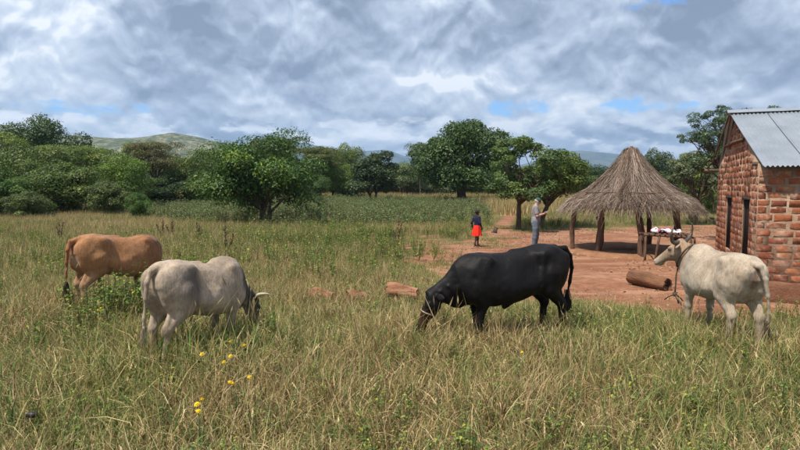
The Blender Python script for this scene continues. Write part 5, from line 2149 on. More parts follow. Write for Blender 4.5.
white, whp = cow('white horned cow standing with raised head before the brick house', place_rear(757, 7.0, az, 1.03), az, col_white, 'alert', H_DULL, 1.03, hump=0.02,
                 legs=(0.09, -0.03, 0.10, -0.10), horns=_big, tail='side', seed=4, group=GC, thin=1.0, tuft=0.75, tuft_mat=M_TUFTBR)


def neck_rope():
    rng = np.random.default_rng(3)
    # a dark rope round the white cow's neck with an end that hangs to the ground, in the cow's frame
    sh = np.array([0.44, 0, 0.97])
    poll = np.array([0.72, 0.14, 1.19])
    ax = nrm(poll - sh)
    NM = frame_from(sh, poll)
    c = sh + ax * 0.21
    P = []
    for t in np.linspace(0, 2 * math.pi, 33):
        v = math.cos(t)
        up = 0.160 if v > 0 else 0.262
        P.append(c + NM[1] * math.sin(t) * 0.128 + NM[2] * up * v - NM[2] * 0.0)
    mb = MB().tube(P, 0.013, 6)
    low = c - NM[2] * 0.268
    mb.tube([low, low + (0.01, 0.02, -0.12), low + (0.0, 0.03, -0.28), low + (0.01, 0.03, -0.42)], 0.012, 6)
    k = low + np.array([0.01, 0.03, -0.40])
    mb.tube([k + (0, 0, 0.03), k - (0, 0, 0.03)], 0.032, 7)
    for i in range(5):
        e = rng.normal(0, 0.05, 3)
        mb.tube([k, k + (e[0], e[1], -0.07), k + (e[0] * 1.6, e[1] * 1.6, -0.13)], 0.009, 5)
    mb.obj('neck_rope', M_ROPE, white, True)


neck_rope()


def halter():
    # pale rope round the black bull's nose
    P = []
    for t in np.linspace(0, 2 * math.pi, 25):
        P.append(bhp(0.24, math.sin(t) * 0.076, (0.060 if math.cos(t) > 0 else 0.122) * math.cos(t)))
    MB().tube(P, 0.007, 6).obj('halter', M_ROPEP, bull, True)


halter()


# ----------------------------------------------------------------------------
# people
# ----------------------------------------------------------------------------
def hand(mb_list, wrist, d, palm_n, side, s=1.0, curl=0.5):
    """palm and five fingers. d: direction of the hand, palm_n: where the palm faces, side: +1 thumb to the d x n side"""
    d, n = nrm(d), nrm(palm_n)
    n = nrm(n - d * (n @ d))
    l = np.cross(d, n) * side
    w = np.array(wrist, float)
    S = SDF(w - 0.20 * s, w + 0.20 * s, 0.0035)
    M = np.array([d, l, n])
    S.ell(w + d * 0.045 * s, (0.055 * s, 0.040 * s, 0.015 * s), 0.01, M=M)
    S.cap(w - d * 0.03 * s, w + d * 0.02 * s, 0.025 * s, 0.022 * s, 0.01)
    for i, (o, L) in enumerate(((0.030, 0.066), (0.011, 0.076), (-0.009, 0.070), (-0.028, 0.054))):
        a = w + d * 0.088 * s + l * o * s
        b = a + (d * math.cos(curl * 0.5) + n * math.sin(curl * 0.5)) * L * 0.45 * s
        c = b + (d * math.cos(curl * 1.5) + n * math.sin(curl * 1.5)) * L * 0.32 * s
        e = c + (d * math.cos(curl * 2.3) + n * math.sin(curl * 2.3)) * L * 0.25 * s
        S.chain([w + d * 0.05 * s + l * o * s, a, b, c, e], [0.010 * s, 0.0095 * s, 0.0088 * s, 0.008 * s, 0.007 * s], 0.004)
    t0 = w + d * 0.022 * s + l * 0.030 * s
    t1 = t0 + (d * 0.6 + l * 0.75 + n * 0.3) * 0.038 * s
    t2 = t1 + (d * 0.85 + l * 0.1 + n * 0.5) * 0.034 * s
    S.chain([t0, t1, t2], [0.014 * s, 0.0105 * s, 0.008 * s], 0.006)
    mb_list.append(S.mesh_arrays())


def head_sdf(S, c, f, up, r=1.0):
    """skull, face, nose, ears; c centre of the head, f where it faces"""
    f, up = nrm(f), nrm(up)
    up = nrm(up - f * (up @ f))
    l = np.cross(up, f)
    M = np.array([f, l, up])
    P = lambda a, b, d: np.array(c) + (f * a + l * b + up * d) * r
    S.ell(P(-0.012, 0, 0.028), (0.094 * r, 0.076 * r, 0.088 * r), 0.02, M=M)
    S.ell(P(0.018, 0, -0.040), (0.068 * r, 0.058 * r, 0.074 * r), 0.03, M=M)
    S.ell(P(0.052, 0, -0.088), (0.028 * r, 0.030 * r, 0.022 * r), 0.02, M=M)
    S.cap(P(0.082, 0, 0.010), P(0.104, 0, -0.028), 0.010 * r, 0.015 * r, 0.012)
    S.ell(P(0.078, 0, 0.020), (0.014 * r, 0.050 * r, 0.011 * r), 0.012, M=M)
    S.ell(P(0.082, 0, -0.058), (0.012 * r, 0.024 * r, 0.009 * r), 0.008, M=M)
    for sg in (1, -1):
        S.ell(P(0.085, sg * 0.031, 0.003), (0.012 * r, 0.017 * r, 0.009 * r), 0.006, M=M, op='sub')
        S.ell(P(-0.005, sg * 0.077, -0.010), (0.018 * r, 0.009 * r, 0.031 * r), 0.006, M=M)
    return P, M


def person(label, loc, rz, skin, build):
    root = thing('person', label, 'person', (loc[0], loc[1], float(ground_z(*loc)) - 0.01), rz)
    return root


def skin_mat(name, c1, c2):
    return material(name, noisy(c1, c2, 6.0, 0.5, spec=0.35, bscale=50, bstr=0.1, bdist=0.003))


def cloth(name, c1, c2, scale=9.0, rough=0.85):
    return material(name, noisy(c1, c2, scale, rough, bscale=22, bstr=0.5, bdist=0.012, spec=0.15))


def build_man():
    # faces +x, head bowed to a phone held before the chest
    loc = (xat(536, 19.2), 19.2)
    root = person('man in a grey shirt, jeans and a green cap looking down at a phone', loc, R(-8), None, None)
    SK = skin_mat('light_skin', (0.46, 0.25, 0.17), (0.56, 0.33, 0.235))
    hips, chest, neck = np.array([0, 0, 0.90]), np.array([-0.015, 0, 1.26]), np.array([-0.01, 0, 1.44])
    hc = np.array([0.055, 0, 1.575])
    f = (0.86, 0, -0.50)
    J = {}
    for sg in (1, -1):
        J[sg] = dict(sh=np.array([-0.02, sg * 0.195, 1.385]), el=np.array([0.02 + (0.03 if sg > 0 else 0), sg * 0.245, 1.115]), wr=np.array([0.25, sg * 0.105, 1.175]),
                     hip=np.array([0.0, sg * 0.095, 0.90]), kn=np.array([0.035 * sg + 0.01, sg * 0.10, 0.49]), an=np.array([-0.03 + 0.04 * sg, sg * 0.105, 0.085]))

    def torso(S, g, k=0.05):
        S.loft((0, 0, 0), np.array([[0, 0, 1], [0, 1, 0], [1, 0, 0]], float) if False else np.array([[0, 0, 1.0], [0, 1.0, 0], [1.0, 0, 0]]),
               [0.84, 0.95, 1.08, 1.22, 1.34, 1.42, 1.46], [0.10 + g, 0.125 + g, 0.145 + g, 0.125 + g, 0.10 + g, 0.06 + g, 0.04 + g],
               [-0.12 - g, -0.115 - g, -0.10 - g, -0.12 - g, -0.12 - g, -0.09 - g, -0.055 - g], [0.155 + g, 0.160 + g, 0.155 + g, 0.175 + g, 0.180 + g, 0.11 + g, 0.055 + g], k=k)

    def legs(S, g):
        for sg in (1, -1):
            j = J[sg]
            S.chain([j['hip'], (j['hip'] + j['kn']) / 2, j['kn'], j['kn'] * 0.7 + j['an'] * 0.3, j['an']], [0.098 + g, 0.082 + g, 0.060 + g, 0.060 + g, 0.040 + g], 0.03)

    S = SDF((-0.25, -0.36, -0.02), (0.42, 0.36, 1.76), 0.009)
    torso(S, 0)
    legs(S, 0)
    S.cap(chest + (0, 0, 0.14), hc - (0.02, 0, 0.05), 0.062, 0.055, 0.03)
    P, HM = head_sdf(S, hc, f, (0.5, 0, 0.86))
    for sg in (1, -1):
        j = J[sg]
        S.chain([j['sh'], (j['sh'] + j['el']) / 2, j['el']], [0.062, 0.050, 0.042], 0.04)
        S.chain([j['el'], (j['el'] * 0.6 + j['wr'] * 0.4), j['wr']], [0.043, 0.040, 0.027], 0.02)
        S.chain([j['an'], j['an'] + (0.03, 0, -0.045), j['an'] + (0.15, sg * 0.015, -0.055)], [0.042, 0.040, 0.030], 0.02)
    body = [S.mesh_arrays()]
    hand(body, J[1]['wr'], (0.9, -0.32, 0.22), (0, -0.6, 0.8), -1, 1.0, 0.45)
    hand(body, J[-1]['wr'], (0.9, 0.32, 0.22), (0, 0.6, 0.8), 1, 1.0, 0.45)
    mb = MB()
    for V, Q in body:
        mb.add(V, Q)
    mb.obj('body', SK, root, True)
    # shirt
    S = SDF((-0.30, -0.40, 0.78), (0.42, 0.40, 1.56), 0.009)
    torso(S, 0.014, 0.03)
    S.loft((0, 0, 0), np.array([[0, 0, 1.0], [0, 1.0, 0], [1.0, 0, 0]]), [0.87, 0.95, 1.05], [0.135, 0.15, 0.16], [-0.15, -0.14, -0.125], [0.185, 0.180, 0.17], k=0.03)
    for sg in (1, -1):
        j = J[sg]
        q = j['sh'] * 0.30 + j['el'] * 0.70
        S.chain([j['sh'], q], [0.080, 0.072], 0.04)
    for i in range(9):
        a = i * 0.7
        S.cap((0.14 * math.cos(a), 0.16 * math.sin(a), 0.92), (0.13 * math.cos(a + 0.3), 0.15 * math.sin(a + 0.3), 1.12), 0.012, 0.006, 0.02)
    V, Q = S.mesh_arrays()
    link('shirt', fast_mesh('shirt', V, Q, cloth('grey_tee', (0.205, 0.195, 0.20), (0.285, 0.27, 0.275)), True), root)
    # jeans
    S = SDF((-0.25, -0.30, 0.04), (0.30, 0.30, 0.97), 0.009)
    legs(S, 0.018)
    S.loft((0, 0, 0), np.array([[0, 0, 1.0], [0, 1.0, 0], [1.0, 0, 0]]), [0.78, 0.86, 0.945], [0.11, 0.118, 0.13], [-0.135, -0.135, -0.125], [0.165, 0.168, 0.165], k=0.04)
    V, Q = S.mesh_arrays()
    link('jeans', fast_mesh('jeans', V, Q, cloth('blue_grey_denim', (0.085, 0.105, 0.135), (0.16, 0.185, 0.22)), True), root)
    # shoes
    for sg in (1, -1):
        a = J[sg]['an']
        S = SDF(a - (0.10, 0.08, 0.10), a + (0.25, 0.08, 0.06), 0.006)
        S.chain([a + (-0.02, 0, -0.035), a + (0.05, 0, -0.045), a + (0.16, sg * 0.015, -0.058)], [0.050, 0.048, 0.036], 0.02)
        V, Q = S.mesh_arrays()
        V[:, 2] = np.maximum(V[:, 2], 0.004)
        link('shoe', fast_mesh('shoe', V, Q, cloth('brown_shoe', (0.07, 0.05, 0.035), (0.12, 0.09, 0.06)), True), root)
    # grey hair under the cap, cap with a peak
    S = SDF(hc - 0.2, hc + 0.2, 0.006)
    S.ell(P(-0.028, 0, 0.012), (0.090, 0.083, 0.078), 0.02, M=HM)
    V, Q = S.mesh_arrays()
    link('hair', fast_mesh('hair', V, Q, cloth('grey_hair', (0.30, 0.29, 0.28), (0.45, 0.43, 0.41)), True), root)
    S = SDF(hc - 0.25, hc + 0.25, 0.006)
    S.ell(P(-0.012, 0, 0.050), (0.106, 0.088, 0.086), 0.02, M=HM)
    S.ell(P(-0.012, 0, -0.045), (0.16, 0.14, 0.075), 0.012, M=HM, op='sub')
    S.ell(P(0.120, 0, 0.038), (0.085, 0.070, 0.009), 0.012, M=HM)
    V, Q = S.mesh_arrays()
    link('cap', fast_mesh('cap', V, Q, cloth('green_cap', (0.035, 0.075, 0.060), (0.055, 0.105, 0.085)), True), root)
    # glasses
    mb = MB()
    for sg in (1, -1):
        C0 = P(0.098, sg * 0.033, 0.002)
        ring = [C0 + HM[1] * 0.024 * math.cos(t) + HM[2] * 0.018 * math.sin(t) for t in np.linspace(0, 2 * math.pi, 17)]
        mb.tube(ring, 0.0025, 5)
        mb.tube([P(0.096, sg * 0.057, 0.006), P(0.0, sg * 0.086, 0.004)], 0.0022, 4)
    mb.tube([P(0.1, 0.010, 0.004), P(0.1, -0.010, 0.004)], 0.0022, 4)
    mb.obj('glasses', M_EYE, root)
    # the phone rests in the hands: a thing of its own
    Rz = Matrix.Rotation(R(-8), 3, 'Z')
    p = Rz @ Vector((0.345, 0.0, 1.245)) + Vector((loc[0], loc[1], float(ground_z(*loc)) - 0.01))
    mb = MB().box((-0.075, -0.036, -0.005), (0.075, 0.036, 0.005))
    ph = mb.obj('phone', material('phone_case', lambda t, m: pbr(t, (0.30, 0.30, 0.31), 0.35, spec=0.5)))
    ph.location = p
    ph.rotation_euler = (0, R(-38), R(-8))
    tag(ph, 'flat grey phone in the hands of the man in the cap', 'phone')
    sc_ = MB().box((-0.068, -0.032, 0.0052), (0.068, 0.032, 0.0062)).obj('screen', material('phone_screen', lambda t, m: pbr(t, (0.01, 0.012, 0.015), 0.1, spec=0.6)), ph)


def build_child():
    # walks away to the right, seen from behind
    loc = (xat(477, 20.0), 20.0)
    root = person('child in a dark top and a bright red skirt walking along the path', loc, R(38), None, None)
    k = 1.28 / 1.60
    SK = skin_mat('dark_skin', (0.035, 0.020, 0.015), (0.06, 0.034, 0.024))
    M3 = np.array([[0, 0, 1.0], [0, 1.0, 0], [1.0, 0, 0]])
    J = {}
    for sg, st in ((1, 0.16), (-1, -0.14)):
        J[sg] = dict(sh=np.array([0.0, sg * 0.15, 1.27]), el=np.array([-0.06 - st * 0.3, sg * 0.205, 1.03]), wr=np.array([0.02 - st * 0.5, sg * 0.20, 0.84]),
                     hip=np.array([0, sg * 0.08, 0.80]), kn=np.array([st * 0.75 + 0.02, sg * 0.075, 0.44]), an=np.array([st * 1.1 - 0.03, sg * 0.07, 0.085 + (0.03 if st < 0 else 0)]))
    hc = np.array([0.02, 0, 1.475])

    def torso(S, g):
        S.loft((0, 0, 0), M3, [0.74, 0.84, 0.98, 1.12, 1.24, 1.31, 1.35], [0.095 + g, 0.095 + g, 0.08 + g, 0.09 + g, 0.085 + g, 0.05 + g, 0.035 + g],
               [-0.11 - g, -0.105 - g, -0.075 - g, -0.09 - g, -0.09 - g, -0.065 - g, -0.045 - g], [0.14 + g, 0.14 + g, 0.115 + g, 0.135 + g, 0.15 + g, 0.09 + g, 0.045 + g], k=0.04)
    S = SDF((-0.40, -0.32, -0.02), (0.42, 0.32, 1.66), 0.009)
    torso(S, 0)
    S.cap((0, 0, 1.28), hc - (0.01, 0, 0.06), 0.048, 0.044, 0.02)
    P, HM = head_sdf(S, hc, (1, 0, -0.1), (0, 0, 1), 1.0)
    for sg in (1, -1):
        j = J[sg]
        S.chain([j['sh'], j['el'], j['wr']], [0.048, 0.036, 0.024], 0.03)
        S.chain([j['hip'], (j['hip'] + j['kn']) / 2, j['kn'], j['kn'] * 0.7 + j['an'] * 0.3, j['an']], [0.082, 0.068, 0.050, 0.047, 0.030], 0.03)
        S.chain([j['an'], j['an'] + (0.02, 0, -0.04), j['an'] + (0.13, 0, -0.055)], [0.032, 0.034, 0.024], 0.02)
    body = [S.mesh_arrays()]
    hand(body, J[1]['wr'], (0.15, 0, -1), (0.3, -1, 0), -1, 0.85, 0.35)
    hand(body, J[-1]['wr'], (0.15, 0, -1), (0.3, 1, 0), 1, 0.85, 0.35)
    mb = MB()
    for V, Q in body:
        mb.add(V, Q)
    mb.obj('body', SK, root, True)
    S = SDF((-0.30, -0.34, 0.78), (0.30, 0.34, 1.42), 0.009)
    torso(S, 0.013)
    for sg in (1, -1):
        j = J[sg]
        S.chain([j['sh'], j['el'], j['el'] * 0.15 + j['wr'] * 0.85], [0.060, 0.048, 0.034], 0.03)
    V, Q = S.mesh_arrays()
    keep = V[:, 2] > 0.80
    def top_mat(t, m):
        co = t.n('ShaderNodeTexCoord').outputs['Object']
        v = t.noise(co, 9.0, 2, 0.5)
        c = t.mix(t.smooth(v, 0.62, 0.66), (0.018, 0.018, 0.045), (0.20, 0.07, 0.11))
        pbr(t, c, 0.85, bump(t, t.noise(co, 25, 4, 0.6), 0.4, 0.01), spec=0.15)
    link('top', fast_mesh('top', V, Q, material('navy_print_top', top_mat), True), root)
    # flared skirt with folds
    V, Q = [], []
    na, nz = 64, 12
    for lay in (0, 1):
        for j in range(nz + 1):
            t = j / nz
            z = 0.93 - 0.45 * t
            for i in range(na):
                a = 2 * math.pi * i / na
                fold = 1 + 0.10 * t * math.sin(a * 9 + 1.3) + 0.04 * t * math.sin(a * 5)
                rx, ry = (0.105 + 0.125 * t ** 0.8) * fold, (0.135 + 0.085 * t ** 0.8) * fold
                e = 0.006 * lay
                V.append([(rx - e) * math.cos(a), (ry - e) * math.sin(a), z + 0.012 * t * math.sin(a * 3)])
    for lay in (0, 1):
        b = lay * na * (nz + 1)
        for j in range(nz):
            for i in range(na):
                a0, a1 = b + j * na + i, b + j * na + (i + 1) % na
                q = [a0, a0 + na, a1 + na, a1]
                Q.append(q[::-1] if lay else q)
    link('skirt', fast_mesh('skirt', V, np.array(Q), cloth('red_skirt', (0.62, 0.022, 0.012), (0.80, 0.04, 0.02)), True), root)
    S = SDF(hc - 0.2, hc + 0.2, 0.007)
    S.ell(P(-0.025, 0, 0.038), (0.093, 0.083, 0.088), 0.02, M=HM)
    V, Q = S.mesh_arrays()
    link('hair', fast_mesh('hair', V, Q, M_TUFTB, True), root)
    root.scale = (k,) * 3


build_man()
build_child()


# ----------------------------------------------------------------------------
# yard objects
# ----------------------------------------------------------------------------
def log_mesh(rng, L, r, mat, name, parent=None, taper=0.9, wob=0.05, hollow=False, nseg=16, nr=20):
    V, Q = [], []
    for i in range(nseg + 1):
        t = i / nseg
        rr = r * (1 + (taper - 1) * t) * (1 + rng.normal(0, 0.012))
        endf = 1.0
        for k in range(nr):
            a = 2 * math.pi * k / nr
            bumpy = 1 + wob * (float(fbm(math.cos(a) * 2 + t * 3, math.sin(a) * 2, 7, 3)) - 0.5) * 3 + rng.normal(0, 0.01)
            V.append([(t - 0.5) * L + (rng.normal(0, 0.006) if 0 < i < nseg else rng.normal(0, 0.012)), rr * bumpy * math.cos(a), rr * bumpy * math.sin(a) + 0.02 * math.sin(t * 5)])
    for i in range(nseg):
        for k in range(nr):
            k2 = (k + 1) % nr
            Q.append([i * nr + k, (i + 1) * nr + k, (i + 1) * nr + k2, i * nr + k2])
    V.append([-L / 2 - 0.005, 0, 0])
    V.append([L / 2 + 0.005, 0, 0])
    T = []
    for k in range(nr):
        k2 = (k + 1) % nr
        T.append([nseg * nr + k2, (nr * (nseg + 1)) + 1, nseg * nr + k])
        T.append([k, nr * (nseg + 1), k2])
    return fast_mesh(name, V, [np.array(Q), np.array(T)], mat, True)


def build_log():
    rng = np.random.default_rng(8)
    m = material('brown_log', noisy((0.085, 0.038, 0.020), (0.24, 0.115, 0.060), 5.0, 0.9, stretch=(0.3, 1, 1), bscale=18, bstr=0.9, bdist=0.04))
    a, b = at(631, 283), at(668, 290)
    a, b = Vector((*a, 0)), Vector((*b, 0))
    c = (a + b) / 2
    L = (b - a).length - 0.02
    o = link('log', log_mesh(rng, L, 0.155, m, 'log', taper=0.86))
    o.location = (c.x, c.y, 0.125 + float(ground_z(c.x, c.y)))
    o.rotation_euler = (0.3, R(1.5), math.atan2(b.y - a.y, b.x - a.x))
    tag(o, 'thick brown log lying on the red dirt before the shelter', 'log')
    # near-black disc for the hollow at its near end
    mb = MB()
    P = [[L / 2 + 0.010, 0.075 * math.cos(t), 0.065 * math.sin(t)] for t in np.linspace(0, 2 * math.pi, 15)[:-1]]
    mb.add(P + [[L / 2 + 0.012, 0, 0]], T=[[i, (i + 1) % 14, 14] for i in range(14)])
    mb.obj('hollow', M_DARK, o)
    # weathered timber pieces in the grass left of the bull
    m2 = material('orange_weathered_wood', noisy((0.17, 0.065, 0.035), (0.46, 0.24, 0.14), 6.0, 0.9, stretch=(0.35, 1.6, 1.6), bscale=14, bstr=0.9, bdist=0.04))
    for (px, py, L, r, rz, z, lab) in ((402, 306, 0.56, 0.135, -0.12, 0.24, 'largest of the orange weathered wood blocks in the grass, nearest the black bull'),
                                       (355, 308, 0.34, 0.11, 0.5, 0.18, 'middle orange wood block sunk in the grass'),
                                       (321, 308, 0.42, 0.12, -0.35, 0.20, 'orange wood block farthest from the bull, half hidden by grass')):
        x, y = at(px, py)
        y += 0.25
        o = link('wood_block', log_mesh(rng, L, r, m2, 'wood_block', taper=0.9, wob=0.22))
        o.location = (x, y, z - 0.05)
        o.rotation_euler = (0.2, 0.06, rz)
        tag(o, lab, 'wood block', 'weathered wood blocks in the grass')


build_log()


def build_bench():
    rng = np.random.default_rng(15)
    D = 16.4
    x0, x1 = xat(643, D), xat(691.5, D)
    root = thing('wooden_rack', 'low rough pole rack standing beside the shelter behind the white cow', 'rack', ((x0 + x1) / 2, D, 0), R(-4))
    hw = (x1 - x0) / 2
    zt = 0.70
    for y in (-0.22, 0.22):
        MB().tube(wobbly((-hw, y, zt + 0.02), (hw, y, zt - 0.06), 7, 0.006, rng), 0.034, 7).obj('rail', M_BARK2, root, True)
    for x in np.linspace(-hw + 0.12, hw - 0.1, 9):
        MB().tube(wobbly((x, -0.30, zt + 0.035), (x + rng.normal(0, 0.02), 0.30, zt + 0.03), 4, 0.004, rng), 0.022, 6).obj('slat', M_BARK2, root, True)
    for (x, y, dx) in ((-hw + 0.04, -0.22, 0.0), (-hw + 0.42, -0.22, -0.10), (-hw + 0.05, 0.24, 0.05), (hw - 0.1, -0.22, 0.03), (hw - 0.08, 0.24, 0.0)):
        MB().tube(wobbly((x + dx, y, -0.05), (x, y, zt), 5, 0.006, rng), 0.034, 7).obj('leg', M_BARK2, root, True)
    MB().tube([(hw - 0.01, -0.24, zt - 0.04), (hw + 0.0, -0.24, zt - 0.22)], 0.028, 6).obj('peg', M_BARK2, root)
    # folded patterned cloth lying on it
    cw = (xat(681, D) - xat(652, D)) / 2
    na, nb = 40, 16
    V, Q = [], []
    for i in range(na + 1):
        u = i / na
        for j in range(nb):
            a = 2 * math.pi * j / nb
            w = 0.17 * (1 + 0.25 * math.sin(u * 9 + 1) * 0.5) * (0.55 + 0.45 * math.sin(min(1, u * 8, (1 - u) * 8) * math.pi / 2))
            hgt = 0.075 * (1 + 0.35 * math.sin(u * 15) + 0.25 * math.sin(u * 31 + 2 * a)) * (0.4 + 0.6 * math.sin(min(1, u * 8, (1 - u) * 8) * math.pi / 2))
            V.append([(u - 0.5) * 2 * cw, w * math.cos(a), 0.075 + hgt * math.sin(a)])
    for i in range(na):
        for j in range(nb):
            k = (j + 1) % nb
            Q.append([i * nb + j, i * nb + k, (i + 1) * nb + k, (i + 1) * nb + j])
    V += [[-cw, 0, 0.07], [cw, 0, 0.07]]
    T = [[(j + 1) % nb, j, len(V) - 2] for j in range(nb)] + [[na * nb + j, na * nb + (j + 1) % nb, len(V) - 1] for j in range(nb)]

    def fn(t, m):
        co = t.n('ShaderNodeTexCoord').outputs['Object']
        v = t.n('ShaderNodeTexVoronoi', ins={'Vector': co, 'Scale': 13.0})
        s = t.n('ShaderNodeSeparateColor', ins={0: v.outputs['Color']}).outputs[0]
        c = t.ramp(s, [(0.0, (0.72, 0.70, 0.70)), (0.30, (0.62, 0.07, 0.22)), (0.48, (0.02, 0.02, 0.035)), (0.62, (0.75, 0.74, 0.74)), (0.8, (0.55, 0.22, 0.34)), (0.92, (0.03, 0.03, 0.05))], 'CONSTANT')
        pbr(t, c, 0.85, bump(t, t.noise(co, 18, 3, 0.6), 0.5, 0.02), spec=0.1)
    o = link('cloth_bundle', fast_mesh('cloth_bundle', V, [np.array(Q), np.array(T)], material('print_cloth', fn), True))
    o.location = (xat(667, D), D, zt + 0.02)
    o.rotation_euler = (0, R(3), R(-4))
    tag(o, 'rolled pink, white and black patterned cloth on the rack', 'cloth')


build_bench()


def stump(px, py, h, r, label, lean=(0.0, 0.0), name='tree_stump'):
    rng = np.random.default_rng(int(px))
    x, y = at(px, py)
    mb = MB()
    mb.tube([(0, 0, -0.08), (lean[0] * 0.4, 0, h * 0.4), (lean[0], lean[1], h)], [r * 1.25, r, r * 0.85], 9)
    if h < 0.6:
        mb.tube([(0, 0, h * 0.3), (r * 1.6, 0.02, h * 0.8)], [r * 0.5, r * 0.3], 6)
        mb.tube([(0, 0, 0.0), (-r * 1.8, 0.05, 0.03)], [r * 0.6, r * 0.3], 6)
    o = mb.obj(name, M_BARK, None, True)
    o.location = (x, y, float(ground_z(x, y)))
    tag(o, label, 'stump')


stump(495, 232.5, 0.26, 0.09, 'small dark stump on the grass between the child and the thin tree', (0.03, 0))
stump(711, 222.5, 0.30, 0.13, 'small dark stump close to the left corner of the brick house', (0.02, 0))
stump(692, 222, 1.1, 0.17, 'thick cut trunk in the grass right of the shelter', (-0.1, 0))


def brushwood():
    rng = np.random.default_rng(4)
    mb = MB()
    for i in range(90):
        a = rng.uniform(-0.35, 0.35) + (math.pi if rng.random() < 0.5 else 0)
        p = np.array([rng.normal(0, 1.6), rng.normal(0, 0.4), rng.uniform(0.05, 0.5)])
        L = rng.uniform(0.6, 1.6)
        q = p + np.array([math.cos(a) * L, math.sin(a) * L, rng.uniform(-0.2, 0.4)])
        mb.tube([p, (p + q) / 2 + rng.normal(0, 0.06, 3), q], [0.035, 0.025, 0.01], 5)
    o = mb.obj('brushwood', M_BARK)
    o.location = (xat(480, 64), 64, 0)
    tag(o, 'dark heap of cut branches at the foot of the tallest tree', 'branches', kind='stuff')


brushwood()


# ----------------------------------------------------------------------------
# single weeds and flowers that stand out
# ----------------------------------------------------------------------------
M_STALK = material('dead_stalk', noisy((0.085, 0.045, 0.032), (0.17, 0.10, 0.072), 9.0, 0.95))
M_STEM = material('green_stem', noisy((0.12, 0.15, 0.05), (0.19, 0.20, 0.08), 9.0, 0.8))
M_YEL = material('yellow_petals', noisy((0.72, 0.46, 0.012), (0.82, 0.60, 0.03), 30.0, 0.7))


def dry_weed(px, py, h, label, seed):
    rng = np.random.default_rng(seed)
    x, y = at(px, py)
    root = thing('dry_weed', label, 'weed', (x, y, float(ground_z(x, y))), 0, 'dead brown weed stalks above the grass')
    mb, hd = MB(), MB()
    for s in range(3):
        a = rng.random() * 6.28
        tip = np.array([math.cos(a) * 0.12 * s, math.sin(a) * 0.12 * s, h * (1 - 0.14 * s)])
        mb.tube([(0, 0, -0.03), tip * 0.5 + (0, 0, 0.02), tip], [0.010, 0.008, 0.004], 5)
        for k in range(34):
            t = rng.uniform(0.42, 1.0)
            p = tip * t
            d = rng.normal(0, 1, 3)
            d[2] = abs(d[2])
            d = nrm(d) * rng.uniform(0.03, 0.085)
            e = nrm(np.cross(d, [0.2, 0.1, 1])) * rng.uniform(0.008, 0.02)
            c_ = p + d
            hd.add([p, c_ + e, c_ + d * 0.5, c_ - e], [[0, 1, 2, 3]])
            hd.add([c_ - e, c_ + d * 0.3 + [0, 0, 0.02], c_ + e, c_ - [0, 0, 0.02]], [[0, 1, 2, 3]])
    mb.obj('stalk', M_STALK, root)
    hd.obj('seed_head', M_STALK, root)


dry_weed(226, 258, 0.95, 'tallest dead brown weed stalk, right behind the hump of the grey cow', 1)
dry_weed(163, 240, 0.85, 'left one of two thin brown stalks behind the brown cow', 2)
dry_weed(173, 241, 0.80, 'right one of two thin brown stalks behind the brown cow', 3)
dry_weed(60, 243, 0.85, 'dead brown stalk at the rump of the brown cow', 4)
dry_weed(398, 246, 0.85, 'grey brown stalk between the wood blocks and the crop field', 5)
dry_weed(197, 244, 0.75, 'leaning brown stalk in front of the crop field, left of the tallest stalk', 6)


def flower_plant(heads, label, seed, z=0.42, r=0.026):
    """heads: pixels of the yellow flower heads of one plant"""
    rng = np.random.default_rng(seed)
    W = [np.array([*at(px, py, z), z]) for (px, py) in heads]
    c = np.mean(W, 0)
    base = np.array([c[0], c[1], float(ground_z(c[0], c[1]))])
    root = thing('flowering_weed', label, 'flower', tuple(base), 0, 'yellow flowers in the pasture')
    mb = MB()
    for w in W:
        w_ = w - base
        mb.tube([(0, 0, -0.02), (w_[0] * 0.4, w_[1] * 0.4, w_[2] * 0.6), w_], [0.005, 0.004, 0.003], 5)
    mb.obj('stem', M_STEM, root)
    v, q, t_, cc = leafy(rng, z * 0.85, 16, 0.07, GREEN, 0.10, width=0.4)
    link('leaves', fast_mesh('leaves', v, [q], WEEDM, attrs={'Col': cc}), root)
    for w in W:
        f = MB()
        for ring, (n, rr, zz) in enumerate(((9, 1.0, -0.15), (8, 0.8, 0.25), (6, 0.5, 0.55))):
            for i in range(n):
                a = 2 * math.pi * i / n + ring * 0.3
                d = np.array([math.cos(a), math.sin(a), 0])
                e = np.array([-d[1], d[0], 0])
                p0 = np.array([0, 0, zz * r * 0.3])
                p1 = d * r * rr + np.array([0, 0, zz * r])
                f.add([p0, p1 * 0.7 + e * r * 0.30, p1 + [0, 0, -r * 0.1], p1 * 0.7 - e * r * 0.30], [[0, 1, 2, 3]])
        f.tube([(0, 0, -r * 0.7), (0, 0, 0), (0, 0, r * 0.35)], [r * 0.35, r * 0.6, r * 0.25], 7)
        o = f.obj('flower_head', M_YEL, root)
        o.location = w - base
        o.rotation_euler = (rng.normal(0, 0.3), rng.normal(0, 0.3), 0)


flower_plant([(197, 404), (202, 399), (198.5, 411)], 'three yellow flower heads close together, lowest in the foreground', 1)
flower_plant([(230, 382), (249.5, 377), (233, 383)], 'yellow flower heads halfway between the lowest group and the grey cow', 2)
flower_plant([(202, 354)], 'single yellow flower just below the belly of the grey cow', 3)
flower_plant([(224, 362), (230.5, 356), (230.5, 341.5)], 'column of three yellow flower heads below the grey cow', 4)
flower_plant([(244, 345)], 'single yellow flower under the chin side of the grey cow', 5)
flower_plant([(98, 310), (101, 308), (100, 319)], 'small yellow flowers between the brown cow and the grey cow', 6, r=0.02)
flower_plant([(522, 352)], 'single small yellow flower in the grass below the black bull', 7, r=0.018)
flower_plant([(47, 268)], 'small yellow flower left of the brown cow', 8, 0.5, r=0.018)
flower_plant([(294, 303), (290, 300)], 'pair of small yellow flowers left of the wood blocks', 9, r=0.02)


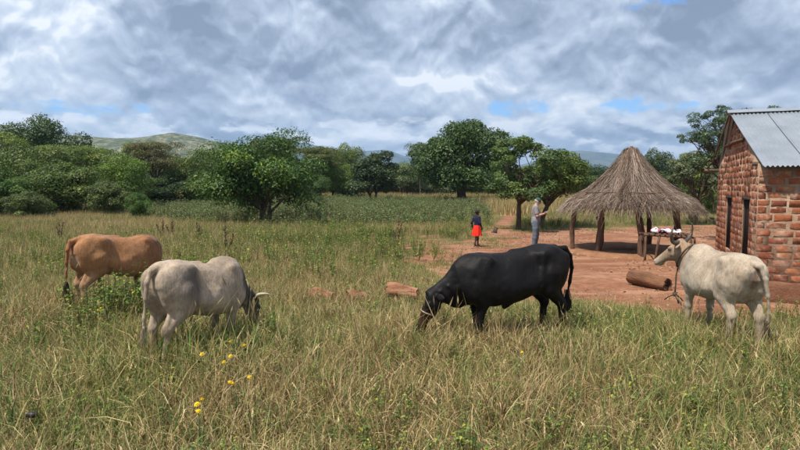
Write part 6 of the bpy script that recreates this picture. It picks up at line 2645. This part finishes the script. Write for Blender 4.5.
def dark_stone():
    S = SDF((-0.07, -0.05, -0.03), (0.07, 0.05, 0.06), 0.005)
    S.ell((0, 0, 0.01), (0.05, 0.03, 0.026), 0.01)
    S.rough([(0.03, 0.003)], 2)
    V, Q = S.mesh_arrays()
    x, y = at(32, 416, 0.2)
    o = link('stone', fast_mesh('stone', V, Q, material('dark_stone', noisy((0.012, 0.012, 0.014), (0.03, 0.03, 0.034), 20.0, 0.4)), True))
    o.location = (x, y, 0.2)
    tag(o, 'small black stone caught in the matted grass at the lower left', 'stone')


dark_stone()


def tall_weed(px, py, h, label, seed, pal, L=0.15, n=36):
    rng = np.random.default_rng(seed)
    x, y = at(px, py)
    v, q, t_, cc = leafy(rng, h, n, L, pal, 0.22, width=0.5)
    o = link('leafy_weed', fast_mesh('leafy_weed', v, [q], WEEDM, attrs={'Col': cc}))
    o.location = (x, y, float(ground_z(x, y)))
    tag(o, label, 'weed', 'tall leafy weeds in front of the cattle')


PG = [(0.10, 0.18, 0.04), (0.14, 0.23, 0.06), (0.18, 0.27, 0.08)]
tall_weed(124, 330, 1.00, 'tall broad-leaved weed in front of the brown cow flank', 1, PG + [(0.45, 0.40, 0.05)])
tall_weed(108, 332, 0.78, 'leafy weed with yellowing leaves below the brown cow belly', 2, PG + [(0.45, 0.40, 0.05)])
tall_weed(143, 329, 1.14, 'tallest leafy weed hiding the head of the brown cow', 3, PG + [(0.35, 0.35, 0.05)])
tall_weed(158, 326, 0.98, 'leafy weed between the brown cow head and the grey cow back', 4, PG)
tall_weed(572, 328, 0.62, 'pale green grass weed beside the tail of the black bull', 5, [(0.20, 0.25, 0.09), (0.26, 0.30, 0.13)], 0.13, 22)
tall_weed(551, 335, 0.50, 'small pale weed in front of the hind legs of the black bull', 6, [(0.20, 0.25, 0.09), (0.26, 0.30, 0.13)], 0.10, 20)
tall_weed(492, 338, 0.48, 'thin pale weed between the front legs of the black bull', 7, [(0.22, 0.24, 0.10), (0.30, 0.27, 0.14)], 0.10, 18)


# ----------------------------------------------------------------------------
# the air between here and the far hills
# ----------------------------------------------------------------------------
def haze():
    m = bpy.data.materials.new('haze')
    m.use_nodes = True
    t = NT(m.node_tree)
    v = t.n('ShaderNodeVolumePrincipled', ins={'Color': (0.44, 0.68, 1.0, 1), 'Density': HAZE_DENSITY, 'Anisotropy': 0.2})
    out = t.n('ShaderNodeOutputMaterial')
    t.link(v.outputs[0], out.inputs['Volume'])
    mb = MB().box((-9000, -3500, -9), (9000, 9000, 470))
    o = mb.obj('haze', m)
    tag(o, 'thin blue air over the plain and the far hills', kind='stuff')


HAZE_DENSITY = 0.00016
haze()
